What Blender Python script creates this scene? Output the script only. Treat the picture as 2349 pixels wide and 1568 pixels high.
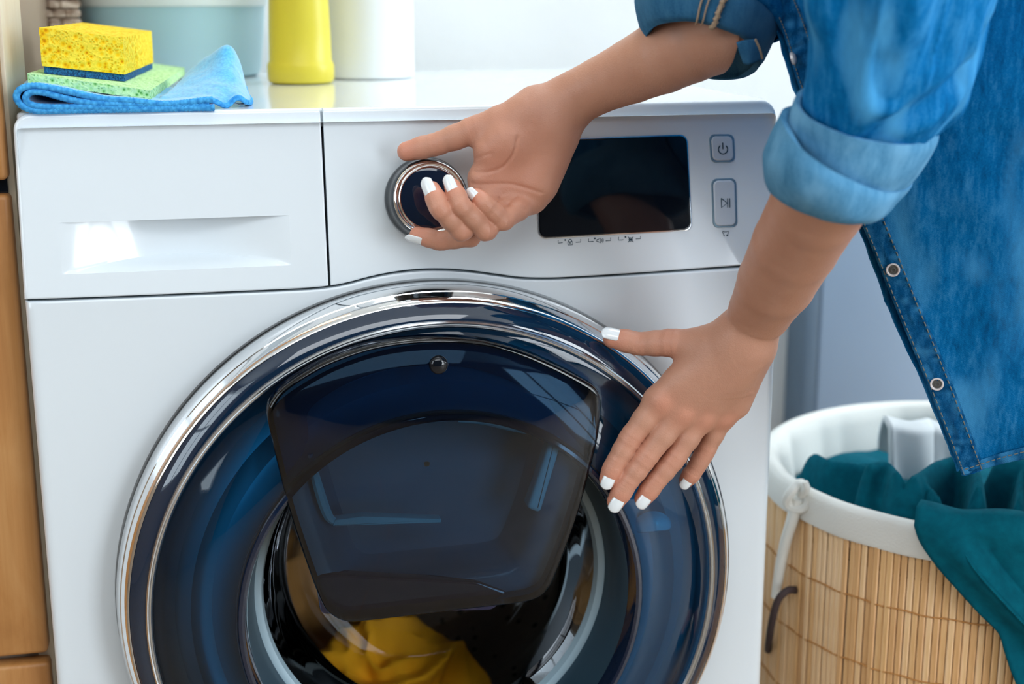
import bpy, bmesh, math, random
import numpy as np
from mathutils import Vector, Matrix

# ------------------------------------------------------------------ reset
for o in list(bpy.data.objects):
    bpy.data.objects.remove(o, do_unlink=True)
C = bpy.context.scene.collection
scene = bpy.context.scene
random.seed(7)
rng = np.random.default_rng(11)
pi = math.pi

# ------------------------------------------------------------------ camera
W, H, FPX = 2349.0, 1568.0, 3262.0
CAM = np.array([0.1315, -1.0884, 0.9363])
YAW, PITCH, ROLL = 0.21702, 0.23820, -0.00178
cy_, sy_, cp_, sp_ = math.cos(YAW), math.sin(YAW), math.cos(PITCH), math.sin(PITCH)
fwd = np.array([sy_ * cp_, cy_ * cp_, -sp_])
rt0 = np.array([cy_, -sy_, 0.0])
up0 = np.cross(rt0, fwd)
cr_, sr_ = math.cos(ROLL), math.sin(ROLL)
RT = cr_ * rt0 + sr_ * up0
UP = -sr_ * rt0 + cr_ * up0
cam_d = bpy.data.cameras.new('camera')
cam = bpy.data.objects.new('camera', cam_d)
C.objects.link(cam)
cam.matrix_world = Matrix(((RT[0], UP[0], -fwd[0], CAM[0]), (RT[1], UP[1], -fwd[1], CAM[1]),
                           (RT[2], UP[2], -fwd[2], CAM[2]), (0, 0, 0, 1)))
cam_d.sensor_width = 36.0
cam_d.lens = FPX / W * 36.0
cam_d.clip_start = 0.02
cam_d.dof.use_dof = True
cam_d.dof.focus_distance = 1.09
cam_d.dof.aperture_fstop = 4.5
scene.camera = cam


def ray(u, v):
    return fwd + RT * (u - W / 2) / FPX - UP * (v - H / 2) / FPX


def at(u, v, Y):                       # the point of the plane y = Y that is seen at (u, v)
    d = ray(u, v)
    return CAM + d * (Y - CAM[1]) / d[1]


def atz(u, v, Z):
    d = ray(u, v)
    return CAM + d * (Z - CAM[2]) / d[2]


# ------------------------------------------------------------------ world, light, exposure
scene.view_settings.view_transform = 'Standard'
scene.view_settings.look = 'None'
scene.view_settings.gamma = 1.0
scene.view_settings.use_curve_mapping = False
scene.view_settings.exposure = 0.06
scene.cycles.max_bounces = 12
scene.cycles.transparent_max_bounces = 24
scene.cycles.caustics_reflective = False
scene.cycles.caustics_refractive = False
scene.cycles.sample_clamp_indirect = 6.0

wd = bpy.data.worlds.new('sky')
scene.world = wd
wd.use_nodes = True
bg = wd.node_tree.nodes['Background']
bg.inputs[0].default_value = (0.80, 0.91, 1.0, 1)
bg.inputs[1].default_value = 2.5


def area(name, loc, aim, sx, sy, power, col):
    l = bpy.data.lights.new(name, 'AREA')
    l.shape = 'RECTANGLE'
    l.size, l.size_y, l.energy, l.color = sx, sy, power, col
    o = bpy.data.objects.new(name, l)
    C.objects.link(o)
    o.location = loc
    o.rotation_euler = (Vector(aim) - Vector(loc)).to_track_quat('-Z', 'Y').to_euler()
    return o


# daylight through the windows of the room, then two added ceiling fills
area('window_light', (-2.12, -1.45, 1.65), (0.4, -0.3, 0.9), 1.5, 1.6, 14, (0.76, 0.90, 1.0))
area('window_light', (2.4, -3.34, 1.3), (0.7, 0.0, 0.8), 1.2, 2.2, 62, (0.88, 0.94, 1.0))
area('window_light', (3.42, -0.6, 1.7), (0.6, -0.1, 1.0), 1.4, 1.5, 96, (0.78, 0.91, 1.0))
area('added_ceiling_fill', (0.1, -1.9, 2.46), (0.45, -0.3, 0.6), 2.0, 1.2, 30, (0.90, 0.95, 1.0))  # added soft frontal fill, not a known lamp
area('added_ceiling_fill', (0.75, 0.33, 2.46), (0.65, 0.42, 0.8), 1.6, 0.4, 11, (0.90, 0.96, 1.0))  # added fill that brightens the back wall and machine top

# ------------------------------------------------------------------ materials
def mat(name, col, rough=0.5, metal=0.0, spec=0.5, coat=0.0, sub=0.0, subr=(1, .4, .25), subscale=0.004, sheen=0.0):
    m = bpy.data.materials.new(name)
    m.use_nodes = True
    b = m.node_tree.nodes['Principled BSDF']
    b.inputs['Base Color'].default_value = (*col, 1)
    b.inputs['Roughness'].default_value = rough
    b.inputs['Metallic'].default_value = metal
    b.inputs['Specular IOR Level'].default_value = spec
    b.inputs['Coat Weight'].default_value = coat
    b.inputs['Coat Roughness'].default_value = 0.03
    if sheen:
        b.inputs['Sheen Weight'].default_value = sheen
    if sub:
        b.inputs['Subsurface Weight'].default_value = sub
        b.inputs['Subsurface Radius'].default_value = subr
        b.inputs['Subsurface Scale'].default_value = subscale
    return m


def N(m, t, **kw):
    n = m.node_tree.nodes.new(t)
    for k, v in kw.items():
        setattr(n, k, v)
    return n


def L(m, a, b):
    m.node_tree.links.new(a, b)


def bsdf(m):
    return m.node_tree.nodes['Principled BSDF']


def coord(m, scale=(1, 1, 1), rot=(0, 0, 0)):
    tc = N(m, 'ShaderNodeTexCoord')
    mp = N(m, 'ShaderNodeMapping')
    mp.inputs['Scale'].default_value = scale
    mp.inputs['Rotation'].default_value = rot
    L(m, tc.outputs['Object'], mp.inputs['Vector'])
    return mp.outputs['Vector']


def noise(m, vec, scale, detail=3.0, rough=0.55, dist=0.0):
    n = N(m, 'ShaderNodeTexNoise')
    n.inputs['Scale'].default_value = scale
    n.inputs['Detail'].default_value = detail
    n.inputs['Roughness'].default_value = rough
    n.inputs['Distortion'].default_value = dist
    L(m, vec, n.inputs['Vector'])
    return n.outputs['Fac']


def ramp(m, fac, stops):
    r = N(m, 'ShaderNodeValToRGB')
    e = r.color_ramp.elements
    while len(e) < len(stops):
        e.new(0.5)
    for i, (p, c) in enumerate(stops):
        e[i].position = p
        e[i].color = (*c, 1) if len(c) == 3 else c
    L(m, fac, r.inputs['Fac'])
    return r.outputs['Color']


def mixc(m, fac, a, b, mode='MIX'):
    x = N(m, 'ShaderNodeMix', data_type='RGBA', blend_type=mode)
    for s, v in ((x.inputs[0], fac), (x.inputs[6], a), (x.inputs[7], b)):
        if hasattr(v, 'links'):
            L(m, v, s)
        elif isinstance(v, (int, float)):
            s.default_value = v
        else:
            s.default_value = (*v, 1)
    return x.outputs[2]


def math_(m, op, a, b=0.0):
    x = N(m, 'ShaderNodeMath', operation=op)
    for s, v in ((x.inputs[0], a), (x.inputs[1], b)):
        if hasattr(v, 'links'):
            L(m, v, s)
        else:
            s.default_value = v
    return x.outputs[0]


def bump(m, h, strength=0.3, dist=0.001):
    b = N(m, 'ShaderNodeBump')
    b.inputs['Strength'].default_value = strength
    b.inputs['Distance'].default_value = dist
    L(m, h, b.inputs['Height'])
    L(m, b.outputs['Normal'], bsdf(m).inputs['Normal'])


def thin_glass(name, tint, rough=0.0, ior=1.5, gl=(1, 1, 1)):
    m = bpy.data.materials.new(name)
    m.use_nodes = True
    nt = m.node_tree
    nt.nodes.clear()
    out = nt.nodes.new('ShaderNodeOutputMaterial')
    mx = nt.nodes.new('ShaderNodeMixShader')
    tr = nt.nodes.new('ShaderNodeBsdfTransparent')
    gz = nt.nodes.new('ShaderNodeBsdfGlossy')
    fr = nt.nodes.new('ShaderNodeFresnel')
    tr.inputs[0].default_value = (*tint, 1)
    gz.inputs[0].default_value = (*gl, 1)
    gz.inputs['Roughness'].default_value = rough
    fr.inputs[0].default_value = ior
    nt.links.new(fr.outputs[0], mx.inputs[0])
    nt.links.new(tr.outputs[0], mx.inputs[1])
    nt.links.new(gz.outputs[0], mx.inputs[2])
    nt.links.new(mx.outputs[0], out.inputs[0])
    return m


M = {}
M['enamel'] = mat('white_enamel', (0.80, 0.86, 0.90), 0.16, coat=0.5)
M['lid'] = mat('white_lid', (0.84, 0.89, 0.93), 0.14, coat=0.4)
M['gap'] = mat('seam_dark', (0.03, 0.045, 0.05), 0.6)
M['chrome'] = mat('chrome', (0.86, 0.87, 0.88), 0.045, 1.0)
M['silver'] = mat('satin_silver', (0.62, 0.66, 0.70), 0.22, 1.0)
M['darkring'] = mat('dark_blue_gloss', (0.004, 0.018, 0.045), 0.035, coat=1.0)
M['black'] = mat('black_gloss', (0.003, 0.005, 0.009), 0.05)
M['navy'] = mat('navy_gloss', (0.003, 0.010, 0.030), 0.04, coat=0.8)
M['deepblue'] = mat('deep_blue_gloss', (0.001, 0.006, 0.060), 0.06, coat=0.6)
M['ink'] = mat('print_ink', (0.03, 0.07, 0.10), 0.6)
M['greykey'] = mat('button_grey', (0.60, 0.66, 0.73), 0.3)
M['keyring'] = mat('button_bezel', (0.26, 0.38, 0.46), 0.25, 0.4)
M['blueglass'] = thin_glass('blue_tinted_plastic', (0.12, 0.42, 0.60), 0.0, 1.5)
M['addglass'] = thin_glass('dark_tinted_glass', (0.30, 0.44, 0.56), 0.0, 1.5)
M['clear'] = thin_glass('clear_glass', (0.97, 0.98, 0.98), 0.0, 1.28, (.6, .62, .64))
M['funnel'] = mat('grey_blue_moulding', (0.30, 0.46, 0.56), 0.28, 0.25)
M['tray'] = mat('blue_moulding', (0.07, 0.21, 0.32), 0.25, 0.0, coat=0.5)
M['greylip'] = mat('light_grey_lip', (0.40, 0.55, 0.64), 0.3)
M['darkwall'] = mat('smoked_recess_wall', (0.022, 0.05, 0.075), 0.35, spec=0.3)
M['rubber'] = mat('grey_rubber', (0.10, 0.11, 0.12), 0.5)
M['steel'] = mat('drum_steel', (0.55, 0.50, 0.45), 0.28, 1.0)
m = M['steel']
vo = N(m, 'ShaderNodeTexVoronoi')
vo.inputs['Scale'].default_value = 55
L(m, coord(m), vo.inputs['Vector'])
holes = ramp(m, vo.outputs['Distance'], [(0.16, (0.02, 0.02, 0.02)), (0.2, (0.55, 0.50, 0.45))])
L(m, holes, bsdf(m).inputs['Base Color'])

# skin: faint mottling, redder over knuckles and finger tips (vertex attribute "flush")
M['skin'] = m = mat('skin', (0.42, 0.20, 0.13), 0.45, sub=0.12, subscale=0.006, spec=0.4)
at_ = N(m, 'ShaderNodeAttribute', attribute_name='flush')
v = coord(m)
c1 = mixc(m, noise(m, v, 55, 4), (0.51, 0.25, 0.165), (0.585, 0.31, 0.21))
c2 = mixc(m, at_.outputs['Fac'], c1, (0.70, 0.27, 0.175))
L(m, c2, bsdf(m).inputs['Base Color'])
nn = N(m, 'ShaderNodeTexVoronoi')
nn.inputs['Scale'].default_value = 900
L(m, v, nn.inputs['Vector'])
hh = math_(m, 'ADD', nn.outputs['Distance'], math_(m, 'MULTIPLY', noise(m, v, 240, 3), 1.2))
bump(m, hh, 0.22, 0.0006)
M['nail'] = mat('white_nail_polish', (0.86, 0.90, 0.92), 0.12, coat=0.8)


def denim(name, dark, mid, light, contrast=1.0):
    m = mat(name, mid, 0.9, sheen=0.0, spec=0.08)
    v = coord(m)
    vs = coord(m, (1, 1, 0.16), (0.0, 0.35, 0))
    big = noise(m, v, 9, 3)
    streak = noise(m, vs, 210, 4, 0.65)
    fine = noise(m, v, 900, 2)
    f = math_(m, 'ADD', math_(m, 'MULTIPLY', big, 0.30), math_(m, 'ADD', math_(m, 'MULTIPLY', streak, 0.48), math_(m, 'MULTIPLY', fine, 0.22)))
    soft = tuple(0.45 * a + 0.55 * b for a, b in zip(light, mid))
    col = ramp(m, f, [(0.36, dark), (0.50, mid), (0.66, soft)])
    att = N(m, 'ShaderNodeAttribute', attribute_name='wear_lit')  # lightens by wear, and on the near sleeve by painted light too
    col = mixc(m, att.outputs['Fac'], col, light)
    L(m, col, bsdf(m).inputs['Base Color'])
    w = N(m, 'ShaderNodeTexWave')
    w.inputs['Scale'].default_value = 420
    w.inputs['Distortion'].default_value = 1.5
    L(m, coord(m, (1, 1, 1), (0, 0.7, 0)), w.inputs['Vector'])
    bump(m, math_(m, 'ADD', math_(m, 'MULTIPLY', w.outputs['Fac'], 0.5), fine), 0.35, 0.0006)
    return m


M['denim'] = denim('denim', (0.0006, 0.070, 0.20), (0.0006, 0.138, 0.37), (0.085, 0.37, 0.68))
M['denim_in'] = denim('denim_reverse', (0.045, 0.175, 0.32), (0.085, 0.26, 0.44), (0.19, 0.42, 0.63))
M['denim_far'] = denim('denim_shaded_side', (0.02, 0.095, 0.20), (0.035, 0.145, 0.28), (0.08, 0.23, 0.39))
M['denim_dk'] = denim('denim_seam', (0.0008, 0.035, 0.115), (0.001, 0.075, 0.21), (0.06, 0.30, 0.58))
M['thread'] = mat('stitch_thread', (0.18, 0.19, 0.17), 0.8)
M['overlock'] = mat('tan_overlock_thread', (0.42, 0.30, 0.20), 0.85)
M['snap'] = mat('snap_metal', (0.80, 0.74, 0.73), 0.3, 0.25)
M['snapdk'] = mat('snap_dark', (0.16, 0.16, 0.15), 0.4, 0.6)
M['hair'] = mat('dark_brown_hair', (0.05, 0.025, 0.015), 0.5)
M['eye'] = mat('eye_white', (0.8, 0.8, 0.78), 0.2)
M['iris'] = mat('brown_iris', (0.06, 0.03, 0.015), 0.15)
M['lip'] = mat('lips', (0.50, 0.13, 0.11), 0.4)
M['trouser'] = mat('trouser_cloth', (0.05, 0.06, 0.08), 0.9)


def sponge_mat(name, c0, c1, pore, scale, dist=0.002):
    m = mat(name, c1, 0.9, spec=0.15, sub=0.12, subr=(1, .8, .3))
    v = coord(m)
    vo = N(m, 'ShaderNodeTexVoronoi')
    vo.inputs['Scale'].default_value = scale
    vo.inputs['Randomness'].default_value = 1.0
    L(m, v, vo.inputs['Vector'])
    vo2 = N(m, 'ShaderNodeTexVoronoi')
    vo2.inputs['Scale'].default_value = scale * 2.3
    L(m, v, vo2.inputs['Vector'])
    n = noise(m, v, scale * 0.35, 2)
    f = math_(m, 'MULTIPLY', math_(m, 'MINIMUM', vo.outputs['Distance'], math_(m, 'ADD', vo2.outputs['Distance'], 0.08)), math_(m, 'ADD', n, 0.5))
    col = ramp(m, f, [(0.08, pore), (0.26, c0), (0.5, c1)])
    L(m, col, bsdf(m).inputs['Base Color'])
    bump(m, f, 0.9, dist)
    return m


M['yellow_sponge'] = sponge_mat('yellow_foam', (0.92, 0.55, 0.008), (0.93, 0.70, 0.06), (0.66, 0.24, 0.001), 190)
M['green_sponge'] = sponge_mat('green_cellulose', (0.40, 0.74, 0.30), (0.56, 0.86, 0.46), (0.06, 0.32, 0.05), 210)
M['scour'] = m = mat('blue_scouring_fibre', (0.01, 0.10, 0.30), 0.9)
f = noise(m, coord(m), 700, 3)
L(m, ramp(m, f, [(0.35, (0.002, 0.03, 0.13)), (0.65, (0.02, 0.20, 0.50))]), bsdf(m).inputs['Base Color'])
bump(m, f, 1.0, 0.002)
M['micro'] = m = mat('blue_microfibre', (0.06, 0.40, 0.80), 0.95, sheen=0.6)
v = coord(m)
vo = N(m, 'ShaderNodeTexVoronoi')
vo.inputs['Scale'].default_value = 420
L(m, v, vo.inputs['Vector'])
L(m, mixc(m, vo.outputs['Distance'], (0.12, 0.56, 0.90), (0.03, 0.32, 0.68)), bsdf(m).inputs['Base Color'])
bump(m, vo.outputs['Distance'], -0.9, 0.002)
M['micro_edge'] = m = mat('blue_overlock_edge', (0.04, 0.36, 0.80), 0.95)
vo = N(m, 'ShaderNodeTexVoronoi')
vo.inputs['Scale'].default_value = 330
L(m, coord(m), vo.inputs['Vector'])
L(m, mixc(m, vo.outputs['Distance'], (0.09, 0.50, 0.92), (0.01, 0.19, 0.55)), bsdf(m).inputs['Base Color'])
bump(m, vo.outputs['Distance'], -1.0, 0.003)
M['yellow_plastic'] = mat('yellow_plastic', (0.72, 0.60, 0.045), 0.4, sub=0.1, subr=(1, .8, .2))
M['white_plastic'] = mat('white_plastic', (0.86, 0.88, 0.88), 0.4)
M['basin'] = mat('pale_teal_plastic', (0.40, 0.62, 0.68), 0.35, sub=0.15, subr=(.4, .8, 1))
M['basin_rim'] = mat('pale_rim_plastic', (0.72, 0.80, 0.80), 0.4)


def wood(name, a, b, c, axis=(0.6, 0.6, 6)):
    m = mat(name, b, 0.42)
    v = coord(m, axis)
    f = noise(m, v, 5, 5, 0.6, 1.2)
    fine = noise(m, coord(m, (60, 60, 2.0)), 6, 3)
    L(m, ramp(m, math_(m, 'ADD', math_(m, 'MULTIPLY', f, 0.75), math_(m, 'MULTIPLY', fine, 0.25)), [(0.3, a), (0.5, b), (0.72, c)]), bsdf(m).inputs['Base Color'])
    bump(m, fine, 0.12, 0.0004)
    return m


M['tan_wall'] = mat('tan_paint', (0.30, 0.22, 0.155), 0.8)
M['wood'] = wood('warm_oak', (0.37, 0.155, 0.042), (0.47, 0.215, 0.065), (0.55, 0.28, 0.10), (4, 4, 1.2))
M['wood_pale'] = wood('pale_birch_edge', (0.74, 0.60, 0.42), (0.80, 0.68, 0.50), (0.85, 0.75, 0.58), (4, 4, 1.2))
M['floor'] = wood('floor_oak', (0.22, 0.16, 0.11), (0.30, 0.23, 0.165), (0.37, 0.29, 0.22), (1.2, 8, 1))
M['dark_wall'] = mat('charcoal_paint', (0.05, 0.05, 0.055), 0.8)
M['wall'] = m = mat('white_plaster', (0.86, 0.86, 0.84), 0.9)
bump(m, noise(m, coord(m), 60, 4), 0.25, 0.003)
M['wicker'] = m = mat('brown_wicker', (0.30, 0.20, 0.13), 0.8)
L(m, ramp(m, noise(m, coord(m, (1, 1, 3)), 60, 3), [(0.35, (0.22, 0.14, 0.09)), (0.65, (0.62, 0.50, 0.40))]), bsdf(m).inputs['Base Color'])
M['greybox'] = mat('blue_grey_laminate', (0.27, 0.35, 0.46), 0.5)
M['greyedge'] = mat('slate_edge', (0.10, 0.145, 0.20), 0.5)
for k, cc in enumerate([((0.68, 0.38, 0.15), (0.86, 0.55, 0.27)), ((0.76, 0.46, 0.21), (0.92, 0.64, 0.37)), ((0.62, 0.33, 0.13), (0.80, 0.48, 0.22)), ((0.78, 0.49, 0.24), (0.93, 0.68, 0.43))]):
    M['bamboo%d' % k] = m = mat('bamboo', cc[1], 0.45)
    L(m, ramp(m, noise(m, coord(m, (30, 30, 1.5)), 9, 3), [(0.35, cc[0]), (0.65, cc[1])]), bsdf(m).inputs['Base Color'])
M['bamboo_thread'] = mat('tan_binding_thread', (0.46, 0.20, 0.05), 0.8)
M['liner'] = m = mat('cream_cotton', (0.78, 0.76, 0.70), 0.95, sheen=0.2)
bump(m, noise(m, coord(m), 500, 2), 0.4, 0.001)
M['rope'] = mat('dark_brown_rope', (0.05, 0.03, 0.03), 0.8)
M['teal'] = m = mat('teal_jersey', (0.001, 0.08, 0.12), 0.95, spec=0.1)
v = coord(m)
L(m, ramp(m, noise(m, v, 120, 2), [(0.25, (0.0005, 0.075, 0.110)), (0.75, (0.001, 0.110, 0.155))]), bsdf(m).inputs['Base Color'])
bump(m, noise(m, v, 1400, 1), 0.25, 0.0005)
M['mustard'] = m = mat('mustard_cotton', (0.90, 0.42, 0.004), 0.9)
bump(m, noise(m, coord(m), 600, 2), 0.3, 0.0008)
M['greycloth'] = mat('pale_grey_cotton', (0.66, 0.68, 0.68), 0.95)
M['frame'] = mat('window_frame_paint', (0.75, 0.76, 0.76), 0.4)

# ------------------------------------------------------------------ mesh helpers
def tag(o, label=None, cat=None, group=None, kind=None):
    for k, v_ in (('label', label), ('category', cat), ('group', group), ('kind', kind)):
        if v_:
            o[k] = v_
    return o


def thing(name, loc, label, cat, group=None):
    o = bpy.data.objects.new(name, None)
    o.empty_display_size = 0.02
    C.objects.link(o)
    o.location = loc
    return tag(o, label, cat, group)


def world_loc(p):
    l = Vector((0, 0, 0))
    while p:
        l = l + p.location
        p = p.parent
    return l


def mk(name, V, F, m, parent=None, smooth=True, ang=40, loc=None, wn=False):
    """mesh from world-space points; a child keeps its place under its (unrotated) parent"""
    V = np.asarray(V, float)
    base = np.array(loc if loc is not None else V.mean(axis=0))
    me = bpy.data.meshes.new(name)
    me.from_pydata((V - base).tolist(), [], [list(map(int, f)) for f in F])
    me.validate()
    bm = bmesh.new()
    bm.from_mesh(me)
    bmesh.ops.recalc_face_normals(bm, faces=bm.faces)
    bm.to_mesh(me)
    bm.free()
    for k, mm in enumerate(m if isinstance(m, (list, tuple)) else [m]):
        me.materials.append(mm)
    if smooth:
        me.shade_smooth()
        if ang:
            me.set_sharp_from_angle(angle=math.radians(ang))
    o = bpy.data.objects.new(name, me)
    C.objects.link(o)
    if wn:
        md = o.modifiers.new('weighted_normals', 'WEIGHTED_NORMAL')
        md.keep_sharp = True
        md.weight = 100
    if parent:
        o.parent = parent
        base = base - np.array(world_loc(parent))
    o.location = base
    return o


class MB:
    def __init__(s):
        s.v, s.f = [], []

    def add(s, V, F):
        n = len(s.v)
        s.v += [tuple(p) for p in V]
        s.f += [[i + n for i in f] for f in F]
        return s

    def build(s, name, m, parent=None, **k):
        return mk(name, s.v, s.f, m, parent, **k)


def grid(P, closed_u=False, closed_v=False):
    """P[i][j] -> verts, quads"""
    P = np.asarray(P, float)
    n, k = P.shape[:2]
    V = P.reshape(-1, 3)
    F = []
    for i in range(n if closed_u else n - 1):
        for j in range(k if closed_v else k - 1):
            a, b = i, (i + 1) % n
            c, d = j, (j + 1) % k
            F.append((a * k + c, b * k + c, b * k + d, a * k + d))
    return V, F


def lathe(prof, cx, cz, n=160, axis='y', a0=0.0, a1=None):
    """profile of (radius, height) turned about the y axis (or z axis) through (cx, cz)"""
    t = np.linspace(a0, a0 + 2 * pi, n, endpoint=False) if a1 is None else np.linspace(a0, a1, n)
    P = []
    for r, h in prof:
        if axis == 'y':
            P.append(np.c_[cx + r * np.cos(t), np.full(n, h), cz + r * np.sin(t)])
        else:
            P.append(np.c_[cx + r * np.cos(t), cz + r * np.sin(t), np.full(n, h)])
    return grid(P, False, a1 is None)


def smooth_path(P, n):
    """Catmull-Rom through the points"""
    P = np.asarray(P, float)
    Q = np.vstack([2 * P[0] - P[1], P, 2 * P[-1] - P[-2]])
    out = []
    m_ = len(P) - 1
    for t in np.linspace(0, m_, n):
        i = min(int(t), m_ - 1)
        s = t - i
        a, b, c, d = Q[i:i + 4]
        out.append(0.5 * (2 * b + (c - a) * s + (2 * a - 5 * b + 4 * c - d) * s * s + (3 * b - a - 3 * c + d) * s ** 3))
    return np.array(out)


def tube(path, rad, n=10, cap=True):
    path = np.asarray(path, float)
    k = len(path)
    rad = np.broadcast_to(np.asarray(rad, float), (k,))
    T = np.gradient(path, axis=0)
    T /= np.linalg.norm(T, axis=1)[:, None] + 1e-12
    u = np.cross(T[0], [0.3, 0.2, 0.93])
    u /= np.linalg.norm(u)
    P = []
    a = np.linspace(0, 2 * pi, n, endpoint=False)
    for i in range(k):
        u = u - T[i] * np.dot(u, T[i])
        u /= np.linalg.norm(u)
        w = np.cross(T[i], u)
        P.append(path[i] + rad[i] * (np.cos(a)[:, None] * u + np.sin(a)[:, None] * w))
    V, F = grid(P, False, True)
    if cap:
        F = F + [tuple(range(n))[::-1], tuple(range((k - 1) * n, k * n))]
    return V, F


def box(x0, x1, y0, y1, z0, z1):
    V = [(x, y, z) for x in (x0, x1) for y in (y0, y1) for z in (z0, z1)]
    return V, [(0, 1, 3, 2), (4, 6, 7, 5), (0, 4, 5, 1), (2, 3, 7, 6), (0, 2, 6, 4), (1, 5, 7, 3)]


def bbox_bevel(x0, x1, y0, y1, z0, z1, b, seg=3):
    V, F = box(x0, x1, y0, y1, z0, z1)
    bm = bmesh.new()
    vs = [bm.verts.new(p) for p in V]
    for f_ in F:
        bm.faces.new([vs[i] for i in f_])
    bmesh.ops.bevel(bm, geom=list(bm.edges), offset=b, segments=seg, profile=0.5, affect='EDGES')
    bm.verts.ensure_lookup_table()
    bm.verts.index_update()
    V = [tuple(v_.co) for v_ in bm.verts]
    F = [[v_.index for v_ in f_.verts] for f_ in bm.faces]
    bm.free()
    return V, F


def roundpoly(pts, rad, n=7):
    """polygon with rounded corners; rad one number or one per corner"""
    pts = [np.array(p, float) for p in pts]
    out = []
    for i, p in enumerate(pts):
        r = rad[i] if isinstance(rad, (list, tuple)) else rad
        a, b = pts[i - 1] - p, pts[(i + 1) % len(pts)] - p
        if r <= 0:
            out.append(p)
            continue
        ua, ub = a / np.linalg.norm(a), b / np.linalg.norm(b)
        s, e = p + ua * r, p + ub * r
        for t in np.linspace(0, 1, n):
            out.append((1 - t) ** 2 * s + 2 * t * (1 - t) * (0.25 * (s + e) / 2 + 0.75 * p) + t * t * e)
    return np.array(out)


def offset_poly(P, d):
    P = np.asarray(P, float)
    e = np.roll(P, -1, 0) - P
    ln = np.linalg.norm(e, axis=1)[:, None] + 1e-12
    e = e / ln
    nrm = np.c_[-e[:, 1], e[:, 0]]               # left of a CCW edge = inside
    m_ = nrm + np.roll(nrm, 1, 0)
    m_ /= np.linalg.norm(m_, axis=1)[:, None] + 1e-9
    c = np.clip((m_ * nrm).sum(1), 0.5, 1)[:, None]
    return P + m_ * d / c


class Frame:
    def __init__(s, O, ex, ey):
        s.O, s.ex, s.ey = np.array(O, float), np.array(ex, float), np.array(ey, float)
        s.en = np.cross(s.ex, s.ey)

    def p(s, x, y, h=0.0):
        x, y, h = np.broadcast_arrays(np.asarray(x, float), np.asarray(y, float), np.asarray(h, float))
        return s.O + x[..., None] * s.ex + y[..., None] * s.ey + h[..., None] * s.en

    def pix(s, u, v, h=0.0):                     # pixel -> local (x, y) at height h above the frame's plane
        d = ray(u, v)
        O = s.O + s.en * h
        q = CAM + d * np.dot(O - CAM, s.en) / np.dot(d, s.en) - O
        return np.array([np.dot(q, s.ex), np.dot(q, s.ey)])


def slab(fr, outline, h0, thick, bev=0.001, nb=4, dome=0.0, nring=0, hole=None, back=True):
    """a plate with outline (CCW in frame), front face at height h0, rounded front edge"""
    out = np.asarray(outline, float)
    n = len(out)
    rings = []
    if callable(bev):                            # rounding per edge, by the edge's inward normal
        e_ = np.roll(out, -1, 0) - out
        e_ /= np.linalg.norm(e_, axis=1)[:, None] + 1e-12
        nin = np.c_[-e_[:, 1], e_[:, 0]]
        be = np.array([bev(out[i], nin[i]) for i in range(n)])
        pn, pb = np.roll(nin, 1, 0), np.roll(be, 1)
        bv = np.maximum(be, pb)
        den = pn[:, 0] * nin[:, 1] - pn[:, 1] * nin[:, 0]
        for a in [None] + list(np.linspace(pi / 2, 0, nb)):
            k = 1 - math.cos(a) if a is not None else 1.35
            d0, d1 = pb * k, be * k
            a = pi / 2 if a is None else a
            par = np.abs(den) < .02
            dd = np.where(par, 1, den)
            X = np.where(par, (pn[:, 0] + nin[:, 0]) / 2 * np.maximum(d0, d1), (d0 * nin[:, 1] - d1 * pn[:, 1]) / dd)
            Y = np.where(par, (pn[:, 1] + nin[:, 1]) / 2 * np.maximum(d0, d1), (d1 * pn[:, 0] - d0 * nin[:, 0]) / dd)
            rings.append((out + np.c_[X, Y], h0 - bv * (1 - math.sin(a))))
    else:
        bev = np.broadcast_to(np.asarray(bev, float), (n,))
        rings.append((offset_poly(out, (bev * 1.35)[:, None]), h0 + 0 * bev))
        for a in np.linspace(pi / 2, 0, nb):
            rings.append((offset_poly(out, (bev * (1 - math.cos(a)))[:, None]), h0 - bev * (1 - math.sin(a))))
    V, F = [], []
    if hole is not None:
        V += list(fr.p(hole[:, 0], hole[:, 1], h0))
    elif dome or nring:
        c = out.mean(0)
        o0 = rings[0][0]
        ss = np.linspace(0.06, 1, max(nring, 6), endpoint=False)
        V.append(fr.p(c[0], c[1], h0 + dome))
        k0 = None
        for s in ss:
            q = c + (o0 - c) * s
            V += list(fr.p(q[:, 0], q[:, 1], h0 + dome * (1 - s * s)))
        F += [(0, 1 + (i + 1) % n, 1 + i) for i in range(n)]
        for r in range(len(ss) - 1):
            b0, b1 = 1 + r * n, 1 + (r + 1) * n
            F += [(b0 + i, b0 + (i + 1) % n, b1 + (i + 1) % n, b1 + i) for i in range(n)]
    base = len(V)
    for q, h in rings + [(out, h0 - thick)]:
        V += list(fr.p(q[:, 0], q[:, 1], h))
    if hole is not None:
        F += [(i, (i + 1) % n, base + (i + 1) % n, base + i) for i in range(n)]
    elif dome or nring:
        b0 = base - n
        F += [(b0 + i, b0 + (i + 1) % n, base + (i + 1) % n, base + i) for i in range(n)]
    else:
        F.append(tuple(range(base, base + n)))
    for r in range(len(rings)):
        b0, b1 = base + r * n, base + (r + 1) * n
        F += [(b0 + i, b0 + (i + 1) % n, b1 + (i + 1) % n, b1 + i) for i in range(n)]
    if back and hole is None:
        b0 = base + len(rings) * n
        F.append(tuple(range(b0, b0 + n))[::-1])
    return V, F


def flat(fr, poly, h):
    """thin raised print"""
    return slab(fr, poly, h + 0.00015, 0.0003, 0.00005, 2)


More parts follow.
